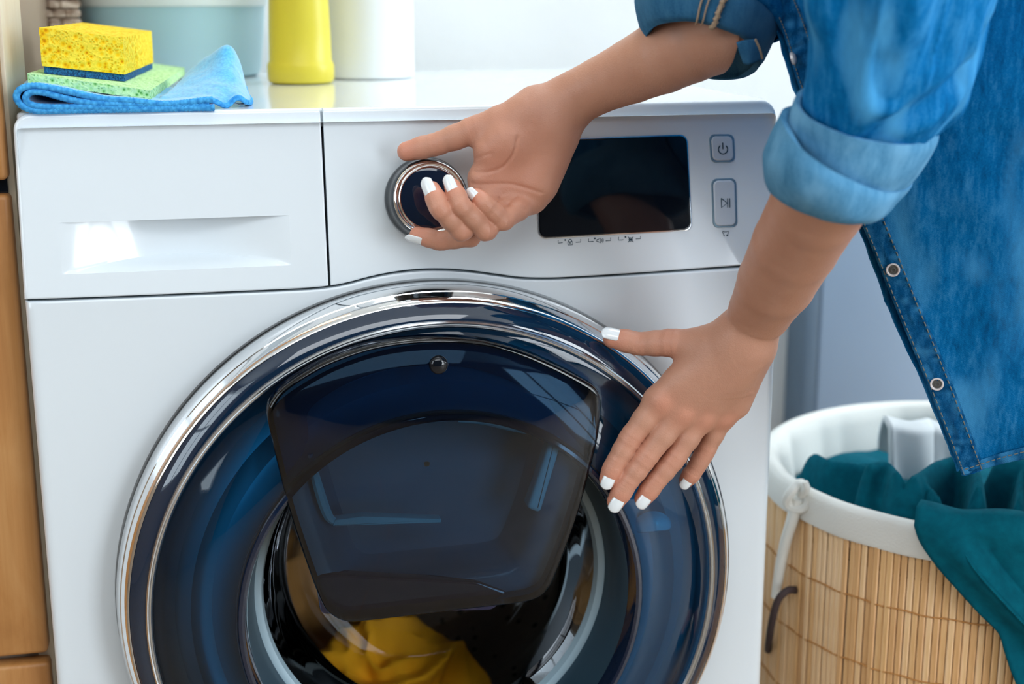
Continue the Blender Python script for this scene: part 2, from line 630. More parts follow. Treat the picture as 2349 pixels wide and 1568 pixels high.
def stroke(fr, pts, w, h, closed=False):
    """a printed line of width w along local points"""
    P = np.asarray(pts, float)
    if closed:
        P = np.vstack([P, P[:1]])
    T = np.gradient(P, axis=0)
    T /= np.linalg.norm(T, axis=1)[:, None] + 1e-12
    nr = np.c_[-T[:, 1], T[:, 0]] * w / 2
    a, b = P + nr, P - nr
    G = np.stack([fr.p(a[:, 0], a[:, 1], h), fr.p(b[:, 0], b[:, 1], h)], 1)
    return grid(G)


# value noise for shaping cloth
_perm = rng.random((32, 32, 32))


def vnoise(P, s=1.0, seed=0):
    P = np.asarray(P, float) * s + seed * 7.13 + 100
    i = np.floor(P).astype(int)
    f = P - i
    f = f * f * (3 - 2 * f)
    r = 0
    for a in (0, 1):
        for b in (0, 1):
            for c in (0, 1):
                w = (f[..., 0] if a else 1 - f[..., 0]) * (f[..., 1] if b else 1 - f[..., 1]) * (f[..., 2] if c else 1 - f[..., 2])
                r = r + w * _perm[(i[..., 0] + a) % 32, (i[..., 1] + b) % 32, (i[..., 2] + c) % 32]
    return r * 2 - 1


def fbm(P, s, seed=0, o=3):
    return sum(vnoise(P, s * 2 ** k, seed + k) * 0.5 ** k for k in range(o))


def set_attr(o, name, vals):
    a = o.data.attributes.new(name, 'FLOAT', 'POINT')
    a.data.foreach_set('value', np.asarray(vals, np.float32))


def solidify(o, t, off=-1):
    md = o.modifiers.new('thickness', 'SOLIDIFY')
    md.thickness = t
    md.offset = off
    return o


def subsurf(o, n=1):
    md = o.modifiers.new('smooth', 'SUBSURF')
    md.levels = md.render_levels = n
    return o



def groove(G, n_, pts, depth, w):
    """press (or raise) a fold along a polyline into a surface grid"""
    P = smooth_path(pts, 40)
    d = np.full(G.shape[:2], 9.0)
    for q in P:
        d = np.minimum(d, np.linalg.norm(G - q, axis=2))
    return G - n_ * (depth * np.exp(-(d / w) ** 2))[..., None]

# ================================================================== the room
X0, X1, Y0, Y1, ZC = -1.9, 3.2, -3.2, 0.67, 2.5


def wall(name, parts, m='wall'):
    b = MB()
    for p in parts:
        b.add(*box(*p))
    return tag(b.build(name, M[m], smooth=False), kind='structure')


wall('wall_back', [(X0 - .1, X1 + .1, Y1, Y1 + .1, 0, ZC)])
wall('wall_left', [(X0 - .1, X0, Y0, -2.2, 0, ZC), (X0 - .1, X0, -0.7, Y1, 0, ZC), (X0 - .1, X0, -2.2, -.7, 0, .85), (X0 - .1, X0, -2.2, -.7, 2.4, ZC)], 'tan_wall')
wall('wall_right', [(X1, X1 + .1, Y0, -1.3, 0, ZC), (X1, X1 + .1, 0.1, Y1, 0, ZC), (X1, X1 + .1, -1.3, .1, 0, .9), (X1, X1 + .1, -1.3, .1, 2.4, ZC)])
wall('wall_front', [(X0, 1.75, Y0 - .1, Y0, 0, ZC), (3.05, X1, Y0 - .1, Y0, 0, ZC), (1.75, 3.05, Y0 - .1, Y0, 0, .12), (1.75, 3.05, Y0 - .1, Y0, 2.4, ZC)], 'dark_wall')
tag(MB().add(*box(X0 - .1, X1 + .1, Y0 - .1, Y1 + .1, ZC, ZC + .1)).build('ceiling', M['wall'], smooth=False), kind='structure')

fl = MB().add(*box(X0 - .1, X1 + .1, Y0 - .1, Y1 + .1, -.1, -.002)).build('floor', M['wood'], smooth=False)
tag(fl, kind='structure')
pv, pf = bbox_bevel(-.6, .6, -.068, .068, -.002, 0.0, .0008, 1)
pm = None
for i in range(28):
    y = Y0 + .07 + i * .138
    for j in range(5):
        x = X0 + .1 + j * 1.205 + (0.6 if i % 2 else 0) - .3
        if pm is None:
            q = mk('floor_board', pv, pf, M['floor'], fl, loc=(0, 0, 0))
            pm = q.data
        else:
            q = bpy.data.objects.new('floor_board', pm)
            C.objects.link(q)
            q.parent = fl
        q.location = Vector((x, y, 0.0)) - fl.location


def window(name, axis, c, a0, a1, z0, z1, nv, nh):
    """frame with muntins in a wall opening; axis 'x': the wall runs along y at x = c"""
    b = MB()

    def bar(p0, p1, q0, q1):
        if axis == 'x':
            b.add(*bbox_bevel(c - .03, c + .03, p0, p1, q0, q1, .004, 1))
        else:
            b.add(*bbox_bevel(p0, p1, c - .03, c + .03, q0, q1, .004, 1))
    w = .05
    bar(a0, a0 + w, z0, z1); bar(a1 - w, a1, z0, z1)
    bar(a0, a1, z0, z0 + w); bar(a0, a1, z1 - w, z1)
    for i in range(1, nv):
        p = a0 + (a1 - a0) * i / nv
        bar(p - .02, p + .02, z0, z1)
    for i in range(1, nh):
        p = z0 + (z1 - z0) * i / nh
        bar(a0, a1, p - .02, p + .02)
    tag(b.build(name, M['frame']), kind='structure')


window('window_1', 'x', X0 - .05, -2.2, -.7, .85, 2.4, 2, 2)
window('window_2', 'x', X1 + .05, -1.3, .1, .9, 2.4, 2, 2)
window('window_3', 'y', Y0 - .05, 1.75, 3.05, .12, 2.4, 3, 2)
b = MB().add(*bbox_bevel(.6, 2.45, .652, .669, 0, .07, .003, 1))
tag(b.build('baseboard_back', M['frame']), kind='structure')

# ================================================================== washing machine
TILT, PH = 0.15885, 0.13349
ZS = 0.718                                        # height of the seam under the control panel
FR = Frame((0, 0, ZS), (1, 0, 0), (0, 0, 1))
PF = Frame((0, 0, ZS), (1, 0, 0), (0, math.sin(TILT), math.cos(TILT)))
XD, ZD = 0.3040, ZS - 0.2515
ZT = ZS + PH * math.cos(TILT)                     # top of the panel face
wm = thing('washing_machine', (0.3, 0.28, 0), 'white front-loading washing machine with blue round door and control panel', 'washing machine')


def ray_poly(P, c, ang):
    d = np.array([math.cos(ang), math.sin(ang)])
    best = None
    for i in range(len(P)):
        a, b_ = P[i] - c, P[(i + 1) % len(P)] - c
        e = b_ - a
        den = d[0] * e[1] - d[1] * e[0]
        if abs(den) < 1e-14:
            continue
        t = (a[0] * e[1] - a[1] * e[0]) / den
        s_ = (a[0] * d[1] - a[1] * d[0]) / den
        if t > 0 and -1e-9 <= s_ <= 1 + 1e-9 and (best is None or t < best):
            best = t
    return c + d * best


def with_hole(outline, hole, c, nu=140, extra=()):
    c = np.array(c)
    A = []
    for src, gap in (([math.atan2(*(p - c)[::-1]) for p in outline], .0008), ([math.atan2(*(np.array(p) - c)[::-1]) for p in extra], .004), (np.linspace(-pi, pi, nu, endpoint=False), .012)):
        for a_ in src:
            if all(abs(a_ - q) > gap for q in A):
                A.append(a_)
    A = sorted(A)
    O = np.array([ray_poly(outline, c, a) for a in A])
    if callable(hole):
        Hh = np.array([hole(a) for a in A])
    else:
        Hh = np.array([ray_poly(np.array(hole, float), c, a) for a in A])
    return O, Hh


seam_px = [(55, 690), (300, 681), (500, 672.5), (690, 664), (757, 658), (800, 650), (850, 637), (900, 627), (960, 620), (1020, 619), (1080, 623),
           (1140, 631), (1190, 637.5), (1240, 639.5), (1300, 638), (1450, 629), (1690, 612), (1787, 606)]
seam = np.array([FR.pix(*p) for p in seam_px])
seam[0, 0], seam[-1, 0] = 0.0, 0.6
seam = smooth_path(np.c_[seam, np.zeros(len(seam))], 70)[:, :2]

# front panel with the round door hole
out = [(0.6, -0.70)] + [tuple(p - np.array([0, .0010])) for p in seam[::-1]] + [(0.0, -0.70)]
out = np.array(out)
dc = np.array([XD, ZD - ZS])
RH = 0.2545
O, Hh = with_hole(out, lambda a: dc + RH * np.array([math.cos(a), math.sin(a)]), dc)
bev = lambda p, nn: .007 if abs(nn[0]) > .8 else .0016
ok_ = ~((O[:, 1] > -.05) & (((O[:, 0] > .0002) & (O[:, 0] < .0100)) | ((O[:, 0] < .5998) & (O[:, 0] > .5900))))
O, Hh = O[ok_], Hh[ok_]
V, F = slab(FR, O, 0.0, .03, bev, 5, hole=Hh)
mb = MB().add(V, F)
n = len(Hh)                                       # rolled-in edge of the door hole
lip = np.stack([FR.p(*(dc + (Hh - dc) * (1 - .0015 * k / RH)).T, -.004 * k * k / 6 - .0004) for k in range(5)])
mb.add(*grid(lip, False, True))
mb.build('front_panel', M['enamel'], wm, wn=True)
hole_back = [(RH - .006, .010), (RH - .010, .022), (.205, .030), (.19, .05)]
mk('door_well', *lathe(hole_back, XD, ZD, 120), M['gap'], wm)

# cabinet: sides, back, bottom
mb = MB()
V, F = bbox_bevel(.003, .597, .012, .568, .02, .843, .003, 2)
F = [f_ for f_ in F if not all(V[i][1] < .02 for i in f_)]
mb.add(V, F)
mb.build('cabinet', M['enamel'], wm)
mk('seam_shadow_gap', *box(.002, .598, .007, .011, ZS - .012, ZS + .010), M['gap'], wm, smooth=False)
for sx in (.05, .55):
    for sy in (.06, .52):
        mk('foot', *lathe([(0.001, 0), (.022, 0), (.022, .010), (.012, .012), (.012, .022), (.001, .022)], sx, sy, 20, 'z'), M['rubber'], wm)

# lid
lid = roundpoly([(.001, .0275), (.599, .0275), (.599, .572), (.001, .572)], .012)
LF = Frame((0, 0, 0), (1, 0, 0), (0, 1, 0))
V, F = slab(LF, lid, ZT + .0030, .014, .003, 4)
mk('lid', V, F, M['lid'], wm, wn=True)
TOPZ = ZT + .0030

# detergent drawer front
xs = PF.pix(748, 460)[0]
out = [(0.0, 0.0)] + [tuple(p) for p in seam if p[0] < xs - .0025] + [(xs - .0012, float(np.interp(xs, seam[:, 0], seam[:, 1])))]
out += [(xs - .0012, PH - .0015), (xs - .0012, PH + .004)] + [(.013 - .013 * math.sin(a), PH + .004 - .013 + .013 * math.cos(a)) for a in np.linspace(0, pi / 2, 9)]
out = np.array(out[1:] if abs(out[1][0]) < 1e-6 else out)
out[:, 1] += np.where(out[:, 1] < .03, .0011, 0)
out = np.array([q for q in out if not (q[1] < .03 and .0003 < q[0] < .0115)])
r0, r1 = PF.pix(135, 512), PF.pix(668, 602)
rx0, rx1, rs0, rs1 = r0[0], r1[0], r1[1] - .002, PF.pix(400, 502)[1]
rc = ((rx0 + rx1) / 2, (rs0 + rs1) / 2)
rect = [(rx0, rs0), (rx1, rs0), (rx1, rs1), (rx0, rs1)]
O, Hh = with_hole(out, rect, rc, 120, rect)


def pbev(side):
    return lambda p, nn: .0034 if nn[1] < -.3 or (nn[0] * side > .3 and nn[1] < .3 and (p[0] < .03 if side > 0 else p[0] > .57)) else .0012


ok_ = ~((O[:, 0] > xs - .002) & (O[:, 1] > PH - .0014) & (O[:, 1] < PH + .0038))
O, Hh = O[ok_], Hh[ok_]
V, F = slab(PF, O, 0.0, .024, pbev(1), 5, hole=Hh)
mb = MB().add(V, F)
mb.build('detergent_drawer', M['enamel'], wm, wn=True)
drawer = [o for o in bpy.data.objects if o.name.startswith('detergent_drawer')][0]
G = []
for i in range(61):
    t = i / 60
    D = .022 * max(math.sin(pi * t), 0) ** 1.3
    x = rx0 + (rx1 - rx0) * t
    col = []
    sf = rs0 + (rs1 - rs0) * (.05 + .27 * math.sin(pi * t) ** 1.2)
    for j in range(7):
        k = j / 6
        col.append(PF.p(x, rs0 + (sf - rs0) * k, -D * k ** .9))
    for j in range(1, 13):
        k = j / 12
        col.append(PF.p(x, sf + (rs1 - sf) * k, -D * (1 - .10 * k)))
    col.append(PF.p(x, rs1, -D * .45))
    col.append(PF.p(x, rs1, 0))
    G.append(col)
mk('handle_recess', *grid(G), M['enamel'], drawer, ang=55)

# main control panel
out = [tuple(p) for p in seam if p[0] > xs + .0025]
out = [(xs + .0006, float(np.interp(xs, seam[:, 0], seam[:, 1])))] + out
out += [(.6 - .013 + .013 * math.cos(a), PH + .004 - .013 + .013 * math.sin(a)) for a in np.linspace(0, pi / 2, 9)] + [(xs + .0006, PH + .004), (xs + .0006, PH - .0015)]
out = np.array(out)
out[:, 1] += np.where(out[:, 1] < .03, .0011, 0)
out = np.array([q for q in out if not (q[1] < .03 and .5885 < q[0] < .5997)])
V, F = slab(PF, out, 0.0, .024, pbev(-1), 5)
panel = mk('control_panel', V, F, M['enamel'], wm, wn=True)

# display
def prect(px, r, grow=0.0):
    P = np.array([PF.pix(*p) for p in px])
    c = P.mean(0)
    P = c + (P - c) + np.sign(P - c) * grow
    return roundpoly([tuple(p) for p in P], r, 6)


dpx = [(1237, 546), (1585, 526), (1574, 311), (1228, 322)]
mk('display_bezel', *slab(PF, prect(dpx, .006, .0009), .0009, .002, .0005, 3), M['chrome'], panel)
mk('display_screen', *slab(PF, prect(dpx, .0055), .0016, .002, .0009, 3, dome=.0004, nring=8), M['black'], panel)
# buttons
for nm, px in (('power_button', [(1630, 373.5), (1686.5, 372), (1683.5, 307.5), (1625.5, 308)]), ('start_button', [(1635, 523), (1691.5, 521), (1688.5, 408), (1630.5, 410)])):
    bz = mk(nm, *slab(PF, prect(px, .0045), .0007, .002, .0006, 3), M['keyring'], panel)
    P_ = prect(px, .004, -.0016)
    mk(nm.split('_')[0] + '_key', *slab(PF, P_, .0017, .002, .0011, 4, dome=.0003, nring=5), M['greykey'], panel)


def C8(x, y):
    return PF.pix(1200 + x / 3.921, 250 + y / 3.921)


def pr(name, strokes, w=.00055, h=.0003, dots=(), parent=panel):
    b = MB()
    for s_ in strokes:
        b.add(*stroke(PF, [C8(*p) for p in s_], w, h))
    for (x, y, r) in dots:
        c = C8(x, y)
        b.add(*flat(PF, c + r * np.c_[np.cos(np.linspace(0, 2 * pi, 16, endpoint=False)), np.sin(np.linspace(0, 2 * pi, 16, endpoint=False))], h))
    return b.build(name, M['ink'], parent, smooth=False)


arc = lambda cx, cy, r, a0, a1, k=20: [(cx + r * math.cos(math.radians(a)), cy - r * math.sin(math.radians(a))) for a in np.linspace(a0, a1, k)]
pr('power_symbol', [arc(1789, 364, 41, 125, 415, 28), [(1786, 303), (1788, 362)]], .0009, .00235)
pr('play_pause_symbol', [[(1773, 803), (1774, 888), (1826, 845), (1773, 803)], [(1829, 803), (1831, 887)], [(1848, 802), (1850, 886)]], .0008, .00235)
pr('child_lock_print', [[(315, 1180), (315, 1205), (355, 1202)], [(473, 1198), (517, 1195), (517, 1170)], [(402, 1195), (402, 1222), (443, 1220), (443, 1192), (402, 1195)],
                        [(409, 1194), (409, 1180), (416, 1171), (429, 1171), (436, 1180), (436, 1193)]], dots=[(378, 1178, .0007), (422, 1204, .0005)])
pr('sound_print', [[(588, 1165), (588, 1192), (632, 1190)], [(742, 1185), (786, 1182), (786, 1155)], [(662, 1175), (675, 1172), (693, 1158), (694, 1205), (676, 1192), (662, 1192), (662, 1175)],
                   arc(696, 1180, 14, -50, 50, 8), arc(696, 1180, 25, -50, 50, 8)], dots=[(645, 1163, .0007)])
pr('light_print', [[(858, 1150), (858, 1178), (902, 1176)], [(1012, 1168), (1055, 1165), (1055, 1140)], [(942, 1148), (992, 1196)], [(990, 1148), (942, 1198)], arc(966, 1172, 15, 0, 360, 16),
                   [(948, 1172), (984, 1172)]], dots=[(920, 1150, .0007)])
pr('shirt_print', [[(1795, 1098), (1808, 1104), (1828, 1104), (1845, 1096), (1850, 1112), (1840, 1118), (1842, 1138), (1828, 1140)], [(1795, 1098), (1793, 1114), (1802, 1118), (1804, 1140), (1814, 1140)]], .0005, dots=[(1834, 1134, .0007)])


# dial knob
def lathe_fr(fr, prof, c, n=96):
    t = np.linspace(0, 2 * pi, n, endpoint=False)
    return grid([fr.p(c[0] + r * np.cos(t), c[1] + r * np.sin(t), h) for r, h in prof], False, True)


kc = PF.pix(982, 455, .014)
M['dialside'] = mat('dial_smoked_chrome', (0.035, 0.04, 0.045), 0.12, 0.6)
knob = mk('dial_knob', *lathe_fr(PF, [(.0322, 0), (.0326, .002), (.0326, .006), (.0318, .0085), (.0310, .010), (.0304, .019), (.0296, .0235), (.0285, .0252)], kc), M['dialside'], panel)
mk('dial_chrome_ring', *lathe_fr(PF, [(.0285, .0252), (.0278, .0262), (.0268, .0266), (.0258, .0262), (.0250, .0254), (.0243, .0256), (.0236, .0262), (.0230, .0260)], kc), M['chrome'], knob)
mk('dial_face', *lathe_fr(PF, [(.0230, .0258), (.020, .0263), (.012, .0268), (.0001, .0270)], kc), M['navy'], knob)

# ------------------------------------------------------------------ door
prof = [(.2515, .004), (.2528, -.004), (.2530, -.012), (.2522, -.0185), (.2508, -.0240), (.2496, -.0268), (.2488, -.0272), (.2478, -.0292), (.2462, -.0325), (.2446, -.0352), (.2432, -.0368), (.2422, -.0372)]
door = mk('door', *lathe(prof, XD, ZD, 220), M['chrome'], wm, ang=30)
mk('dark_ring', *lathe([(.2422, -.0368), (.2400, -.0392), (.2365, -.0418), (.233, -.0438), (.2300, -.0448)], XD, ZD, 200), M['darkring'], door)
mk('silver_ring', *lathe([(.2302, -.0445), (.2296, -.0468), (.2286, -.0480), (.2276, -.0476), (.2270, -.0482), (.2258, -.0480), (.2248, -.0468), (.2242, -.0446), (.2236, -.040)], XD, ZD, 200), M['silver'], door, ang=20)
mk('tinted_cover', *lathe([(.2240, -.0442), (.2205, -.0452), (.213, -.0495), (.203, -.0545), (.192, -.0588), (.181, -.0618), (.170, -.0635), (.163, -.0638), (.1605, -.0632)], XD, ZD, 200), M['blueglass'], door)
mk('inner_moulding', *lathe([(.2238, -.040), (.2215, -.034), (.216, -.030), (.208, -.029), (.203, -.034), (.196, -.040), (.188, -.036), (.180, -.034), (.174, -.040), (.168, -.048), (.1625, -.055)], XD, ZD, 200), M['funnel'], door)
mk('recess_ring', *lathe([(.1628, -.056), (.1622, -.0625), (.1605, -.0648), (.158, -.0652), (.156, -.064), (.1545, -.058), (.1535, -.050)], XD, ZD, 200), M['navy'], door)
mk('recess_wall', *lathe([(.1537, -.051), (.1522, -.040), (.1490, -.022), (.1470, -.010), (.1462, -.006)], XD, ZD, 200), M['darkwall'], door)
mk('bowl_rim', *lathe([(.1464, -.0062), (.1435, -.0065), (.1405, -.0050), (.1385, .004)], XD, ZD, 200), M['greylip'], door)
mk('glass_bowl', *lathe([(.1388, .002), (.1372, .012), (.1345, .030), (.130, .050), (.124, .066), (.116, .078), (.104, .086), (.085, .090), (.05, .092), (.001, .0925)], XD, ZD, 200), M['clear'], door)

mk('gasket', *lathe([(.19, .03), (.178, .034), (.160, .036), (.152, .042), (.150, .050), (.156, .058), (.170, .062), (.178, .070), (.176, .084), (.19, .10)], XD, ZD, 140), M['rubber'], wm)
mk('drum', *lathe([(.176, .086), (.20, .092), (.232, .100), (.237, .115), (.238, .36), (.232, .39), (.19, .40), (.001, .405)], XD, ZD, 140), M['steel'], wm)
for k in range(3):
    a = math.radians(90 + 120 * k + 25)
    c, s_ = math.cos(a), math.sin(a)
    V, F = bbox_bevel(-.035, .035, .13, .37, .195, .242, .014, 3)
    mk('drum_lifter', [(XD + x * -s_ + z * c, y, ZD + x * c + z * s_) for x, y, z in V], F, M['rubber'], wm)

# small loading door in the upper half
HA = .070
apx = [(614, 955), (628, 918), (655, 890), (700, 860), (760, 828), (850, 797), (940, 782), (1030, 779), (1120, 787), (1200, 808), (1280, 842), (1345, 876), (1376, 898), (1384, 930),
       (1378, 1000), (1357, 1090), (1322, 1210), (1284, 1310), (1262, 1356), (1236, 1378), (1190, 1390), (1080, 1403), (960, 1417), (850, 1430), (800, 1433), (766, 1420), (740, 1390), (702, 1290), (660, 1160), (628, 1030)]
A_ = np.array([FR.pix(u, v_, HA) for u, v_ in apx])[::-1]
A_ = smooth_path(np.c_[np.vstack([A_, A_[:1]]), np.zeros(len(A_) + 1)], 150)[:-1, :2]
add = mk('loading_door', *slab(FR, A_, HA - .004, .014, .0035, 4, dome=.006, nring=14, back=False), M['addglass'], wm, ang=60)
I_ = offset_poly(A_, .0045)
nA = len(I_)
rim = np.stack([FR.p(*A_.T, HA - .009), FR.p(*A_.T, HA - .020), FR.p(*I_.T, HA - .021), FR.p(*I_.T, HA - .0092)])
mk('door_edge_band', *grid(rim, False, True), M['navy'], add)
# moulded tray behind the smoked glass
c0 = I_.mean(0)
lay = []
for s_, h in ((1.0, HA - .0205), (.93, HA - .022), (.86, HA - .024), (.80, HA - .030), (.74, HA - .050), (.70, HA - .056), (.4, HA - .060), (.02, HA - .062)):
    q = c0 + (I_ - c0) * s_ - np.array([0, .010 * (1 - s_)])
    lay.append(FR.p(*q.T, h))
mk('tray_moulding', *grid(lay, False, True), M['tray'], add)


def apix(u, v_, h):
    return FR.pix(u, v_, h)


mb = MB()
q = roundpoly([tuple(apix(u, v_, HA - .022)) for u, v_ in ((735, 1405), (1130, 1395), (1165, 1355), (1090, 1330), (760, 1312), (722, 1318))], .0045, 5)
mb.add(*slab(FR, q, HA - .018, .01, .002, 3))
mb.build('lower_lip', M['deepblue'], add)
M['lit_cyan'] = mat('cyan_lit_edge', (0.30, 0.80, 0.98), 0.15, coat=.6)  # light caught by the tray edges is put into this pale colour
q = roundpoly([tuple(apix(u, v_, HA - .02)) for u, v_ in ((1204, 1160), (1236, 1172), (1288, 1000), (1262, 990))], .0035, 5)
mk('latch_lever', *slab(FR, q, HA - .014, .012, .003, 4), M['lit_cyan'], add)
q = roundpoly([tuple(apix(u, v_, HA - .02)) for u, v_ in ((762, 1202), (1010, 1194), (1010, 1186), (830, 1180), (768, 1188))], .0007, 4)
mk('tray_ledge', *slab(FR, q, HA - .016, .01, .0006, 3), M['lit_cyan'], add)
pts = smooth_path([np.append(apix(u, v_, HA - .02), 0) for u, v_ in ((880, 985), (980, 968), (1080, 965), (1180, 980), (1260, 1010))], 30)
mk('tray_lit_edge', *tube(FR.p(pts[:, 0], pts[:, 1], HA - .022), .0010, 8), M['lit_cyan'], add)  # lit edge of the arch drawn as a pale tube
q = smooth_path([np.append(apix(u, v_, HA - .02), 0) for u, v_ in ((712, 1040), (728, 1110), (752, 1180), (776, 1200))], 20)
mk('side_streak_highlight', *tube(FR.p(q[:, 0], q[:, 1], HA - .020), .0020 + .0022 * np.sin(np.linspace(.2, 3, 20)), 8), M['lit_cyan'], add)  # bright streak given shape as an added pale tube
q = smooth_path([np.append(apix(u, v_, HA - .02), 0) for u, v_ in ((1050, 962), (1110, 962), (1170, 976), (1212, 990))], 20)
mk('top_arc_highlight', *tube(FR.p(q[:, 0], q[:, 1], HA - .018), .0012 + .0026 * np.sin(np.linspace(.1, 3, 20)), 8), M['lit_cyan'], add)  # arc-shaped highlight modelled as an added pale tube
sc_ = apix(1007, 838, HA)
t = np.linspace(0, 2 * pi, 40, endpoint=False)
mk('release_button', *grid([FR.p(sc_[0] + r * np.cos(t), sc_[1] + r * np.sin(t), HA + h) for r, h in ((.0072, -.003), (.0070, -.0006), (.0058, .0010), (.0035, .0018), (.0002, .0021))], False, True), M['black'], add)


# moulded latch bump and hinge block under the tinted cover
lp_ = FR.pix(1500, 1200, .05)
t = np.linspace(0, 2 * pi, 40, endpoint=False)
rows_ = []
for k in range(10):
    s_ = k / 9
    q = np.c_[.017 * (1 - s_) * np.cos(t), .0085 * (1 - s_) * np.sin(t) - .004 * np.cos(t) ** 2]
    rows_.append(FR.p(lp_[0] + q[:, 0], lp_[1] + q[:, 1], .044 + .012 * math.sqrt(max(0, 1 - (1 - s_) ** 2))))
mk('latch_bump', *grid(rows_, False, True), M['lit_cyan'], door)
# mustard laundry against the glass
def blob(c, r, amp, s, seed, nu=120, nv=80, ridge=True):
    u = np.linspace(0, 2 * pi, nu, endpoint=False)
    w = np.linspace(.03, pi - .03, nv)
    D = np.stack([np.sin(w)[:, None] * np.cos(u), np.sin(w)[:, None] * np.sin(u), np.cos(w)[:, None] * np.ones(nu)], -1)
    P = D * np.array(r)
    Q = P + .02 * np.stack([vnoise(P, 14, seed + k) for k in range(3)], -1)
    f_ = vnoise(Q * np.array([1, 1, 1.6]), s, seed)
    g_ = vnoise(Q * np.array([1.4, 1, 1]), s * 2.1, seed + 3)
    if ridge:
        f_ = 1 - 2 * np.abs(f_) ** .8
        g_ = 1 - 2 * np.abs(g_)
    P = np.array(c) + P + D * (amp * f_ + amp * .45 * g_)[..., None]
    V, F = grid(P, False, True)
    nn_ = nu
    F = F + [tuple(range(nn_)), tuple(range((nv - 1) * nn_, nv * nn_))]
    return V, F


g1 = at(848, 1535, .166)
mk('mustard_garment', *blob(g1 + np.array([.01, 0, -.045]), (.092, .052, .078), .015, 22, 4), M['mustard'], ang=0)
tag(bpy.data.objects['mustard_garment'], 'crumpled mustard yellow garment behind the round glass door', 'garment')
g2 = at(665, 1400, .262)  # added shape; its ochre colour stands for the drum's warm reflection
o = mk('ochre_reflection', *blob(g2 + np.array([.0, .02, -.035]), (.10, .045, .10), .014, 16, 9), mat('ochre_reflection_tone', (0.42, 0.21, 0.055), .9), ang=0)
tag(o, 'added ochre shape for the warm reflection in the drum, left of the mustard garment', 'garment')

# ================================================================== cabinet to the left of the machine
cab = thing('wooden_cabinet', (-.26, .25, 0), 'tall warm brown wooden cabinet left of the washing machine', 'cabinet')
zA, zB = at(15, 413, .03)[2], at(15, 446, .03)[2]
FXR = -.0075
mk('carcass', *bbox_bevel(-.56, FXR - .001, .048, .60, .0, 1.75, .003, 2), M['taupe'] if 'taupe' in M else M.setdefault('taupe', mat('taupe_panel', (0.33, 0.24, 0.17), 0.6)), cab)
mk('cabinet_door', *bbox_bevel(-.56, FXR, .028, .047, zA, 1.75, .004, 3), M['wood'], cab)
mk('drawer_front', *bbox_bevel(-.56, FXR, .028, .047, .42, zB, .004, 3), M['wood'], cab)
mk('drawer_front', *bbox_bevel(-.56, FXR, .028, .047, .03, .412, .004, 3), M['wood'], cab)
mk('finger_rail', *box(-.56, -.024, .034, .047, zB, zA), M['wood'], cab, smooth=False)
mk('finger_slot', *box(-.0235, FXR - .002, .040, .0475, zB, zA), M['black'], cab, smooth=False)
mk('side_stile', *bbox_bevel(-.018, FXR + .003, .047, .175, .0, 1.75, .002, 2), M['wood_pale'], cab)

# ================================================================== things on the lid
def cloth_ribbon(name, path2, y0, y1, thick, m, edge_m, lab, cat):
    pass


LZ = TOPZ + .0002
# --- folded microfibre cloth: one long ply folded over itself at the left
cl = [atz(490, 257, TOPZ), atz(85, 259, TOPZ)]
yF = .028


def xz(u, v_):
    p = at(u, v_, yF)
    return p[0], p[2]


zc0 = LZ + .0022
path = [xz(492, 246), (xz(430, 248)), xz(300, 251), xz(180, 252.5), xz(95, 252), xz(58, 243), xz(41, 222), xz(50, 203), xz(80, 195.5), xz(125, 200), xz(190, 214), xz(260, 227), xz(330, 234), xz(400, 236), xz(488, 228)]
path2 = [xz(480, 237), xz(400, 243), xz(300, 245), xz(200, 244), xz(110, 243), xz(72, 235), xz(62, 220), xz(74, 208), xz(100, 209), xz(140, 220), xz(190, 232), xz(240, 236.5), xz(340, 239), xz(470, 234)]


def fold(path, seed, k=110):
    c = smooth_path(np.array([(x, 0, z) for x, z in path]), k)
    c[:, 2] = np.maximum(c[:, 2], zc0)
    T = np.gradient(c, axis=0)
    T /= np.linalg.norm(T, axis=1)[:, None]
    nrm = np.c_[-T[:, 2], np.zeros(k), T[:, 0]]
    rows = []
    for j in range(26):
        t = j / 25
        y = yF - .008 + .165 * t
        P = c.copy()
        P[:, 1] = y + .003 * vnoise(P * np.array([1, 0, 1]), 30, seed)
        lift = np.clip((P[:, 2] - zc0) / .006, 0, 1)
        P[:, 2] += lift * .0012 * vnoise(P, 40, seed + 1) + lift * t * .002
        P[:, 0] += .004 * t * np.sin(3 * t + seed)
        rows.append(P)
    return np.array(rows)


cloth = thing('microfibre_cloth', (at(260, 250, yF)[0], .1, LZ), 'folded blue microfibre cloth lying on the left front of the machine top', 'cloth')
for k, (pt, nm) in enumerate(((path, 'outer_fold'), (path2, 'inner_fold'))):
    R_ = fold(pt, 3 + k)
    solidify(mk(nm, *grid(R_), M['micro'], cloth, ang=0), .0034, 0)
    e = R_[0]
    d = np.linalg.norm(np.diff(e, axis=0), axis=1).cumsum()
    s_ = np.linspace(0, d[-1], int(d[-1] / .0011))
    ee = np.stack([np.interp(s_, np.r_[0, d], e[:, q]) for q in range(3)], 1)
    mk(nm.replace('fold', 'stitched_edge'), *tube(ee, .0022 + .0006 * np.abs(np.sin(np.arange(len(ee)) * 1.4)), 8), M['micro_edge'], cloth, ang=0)
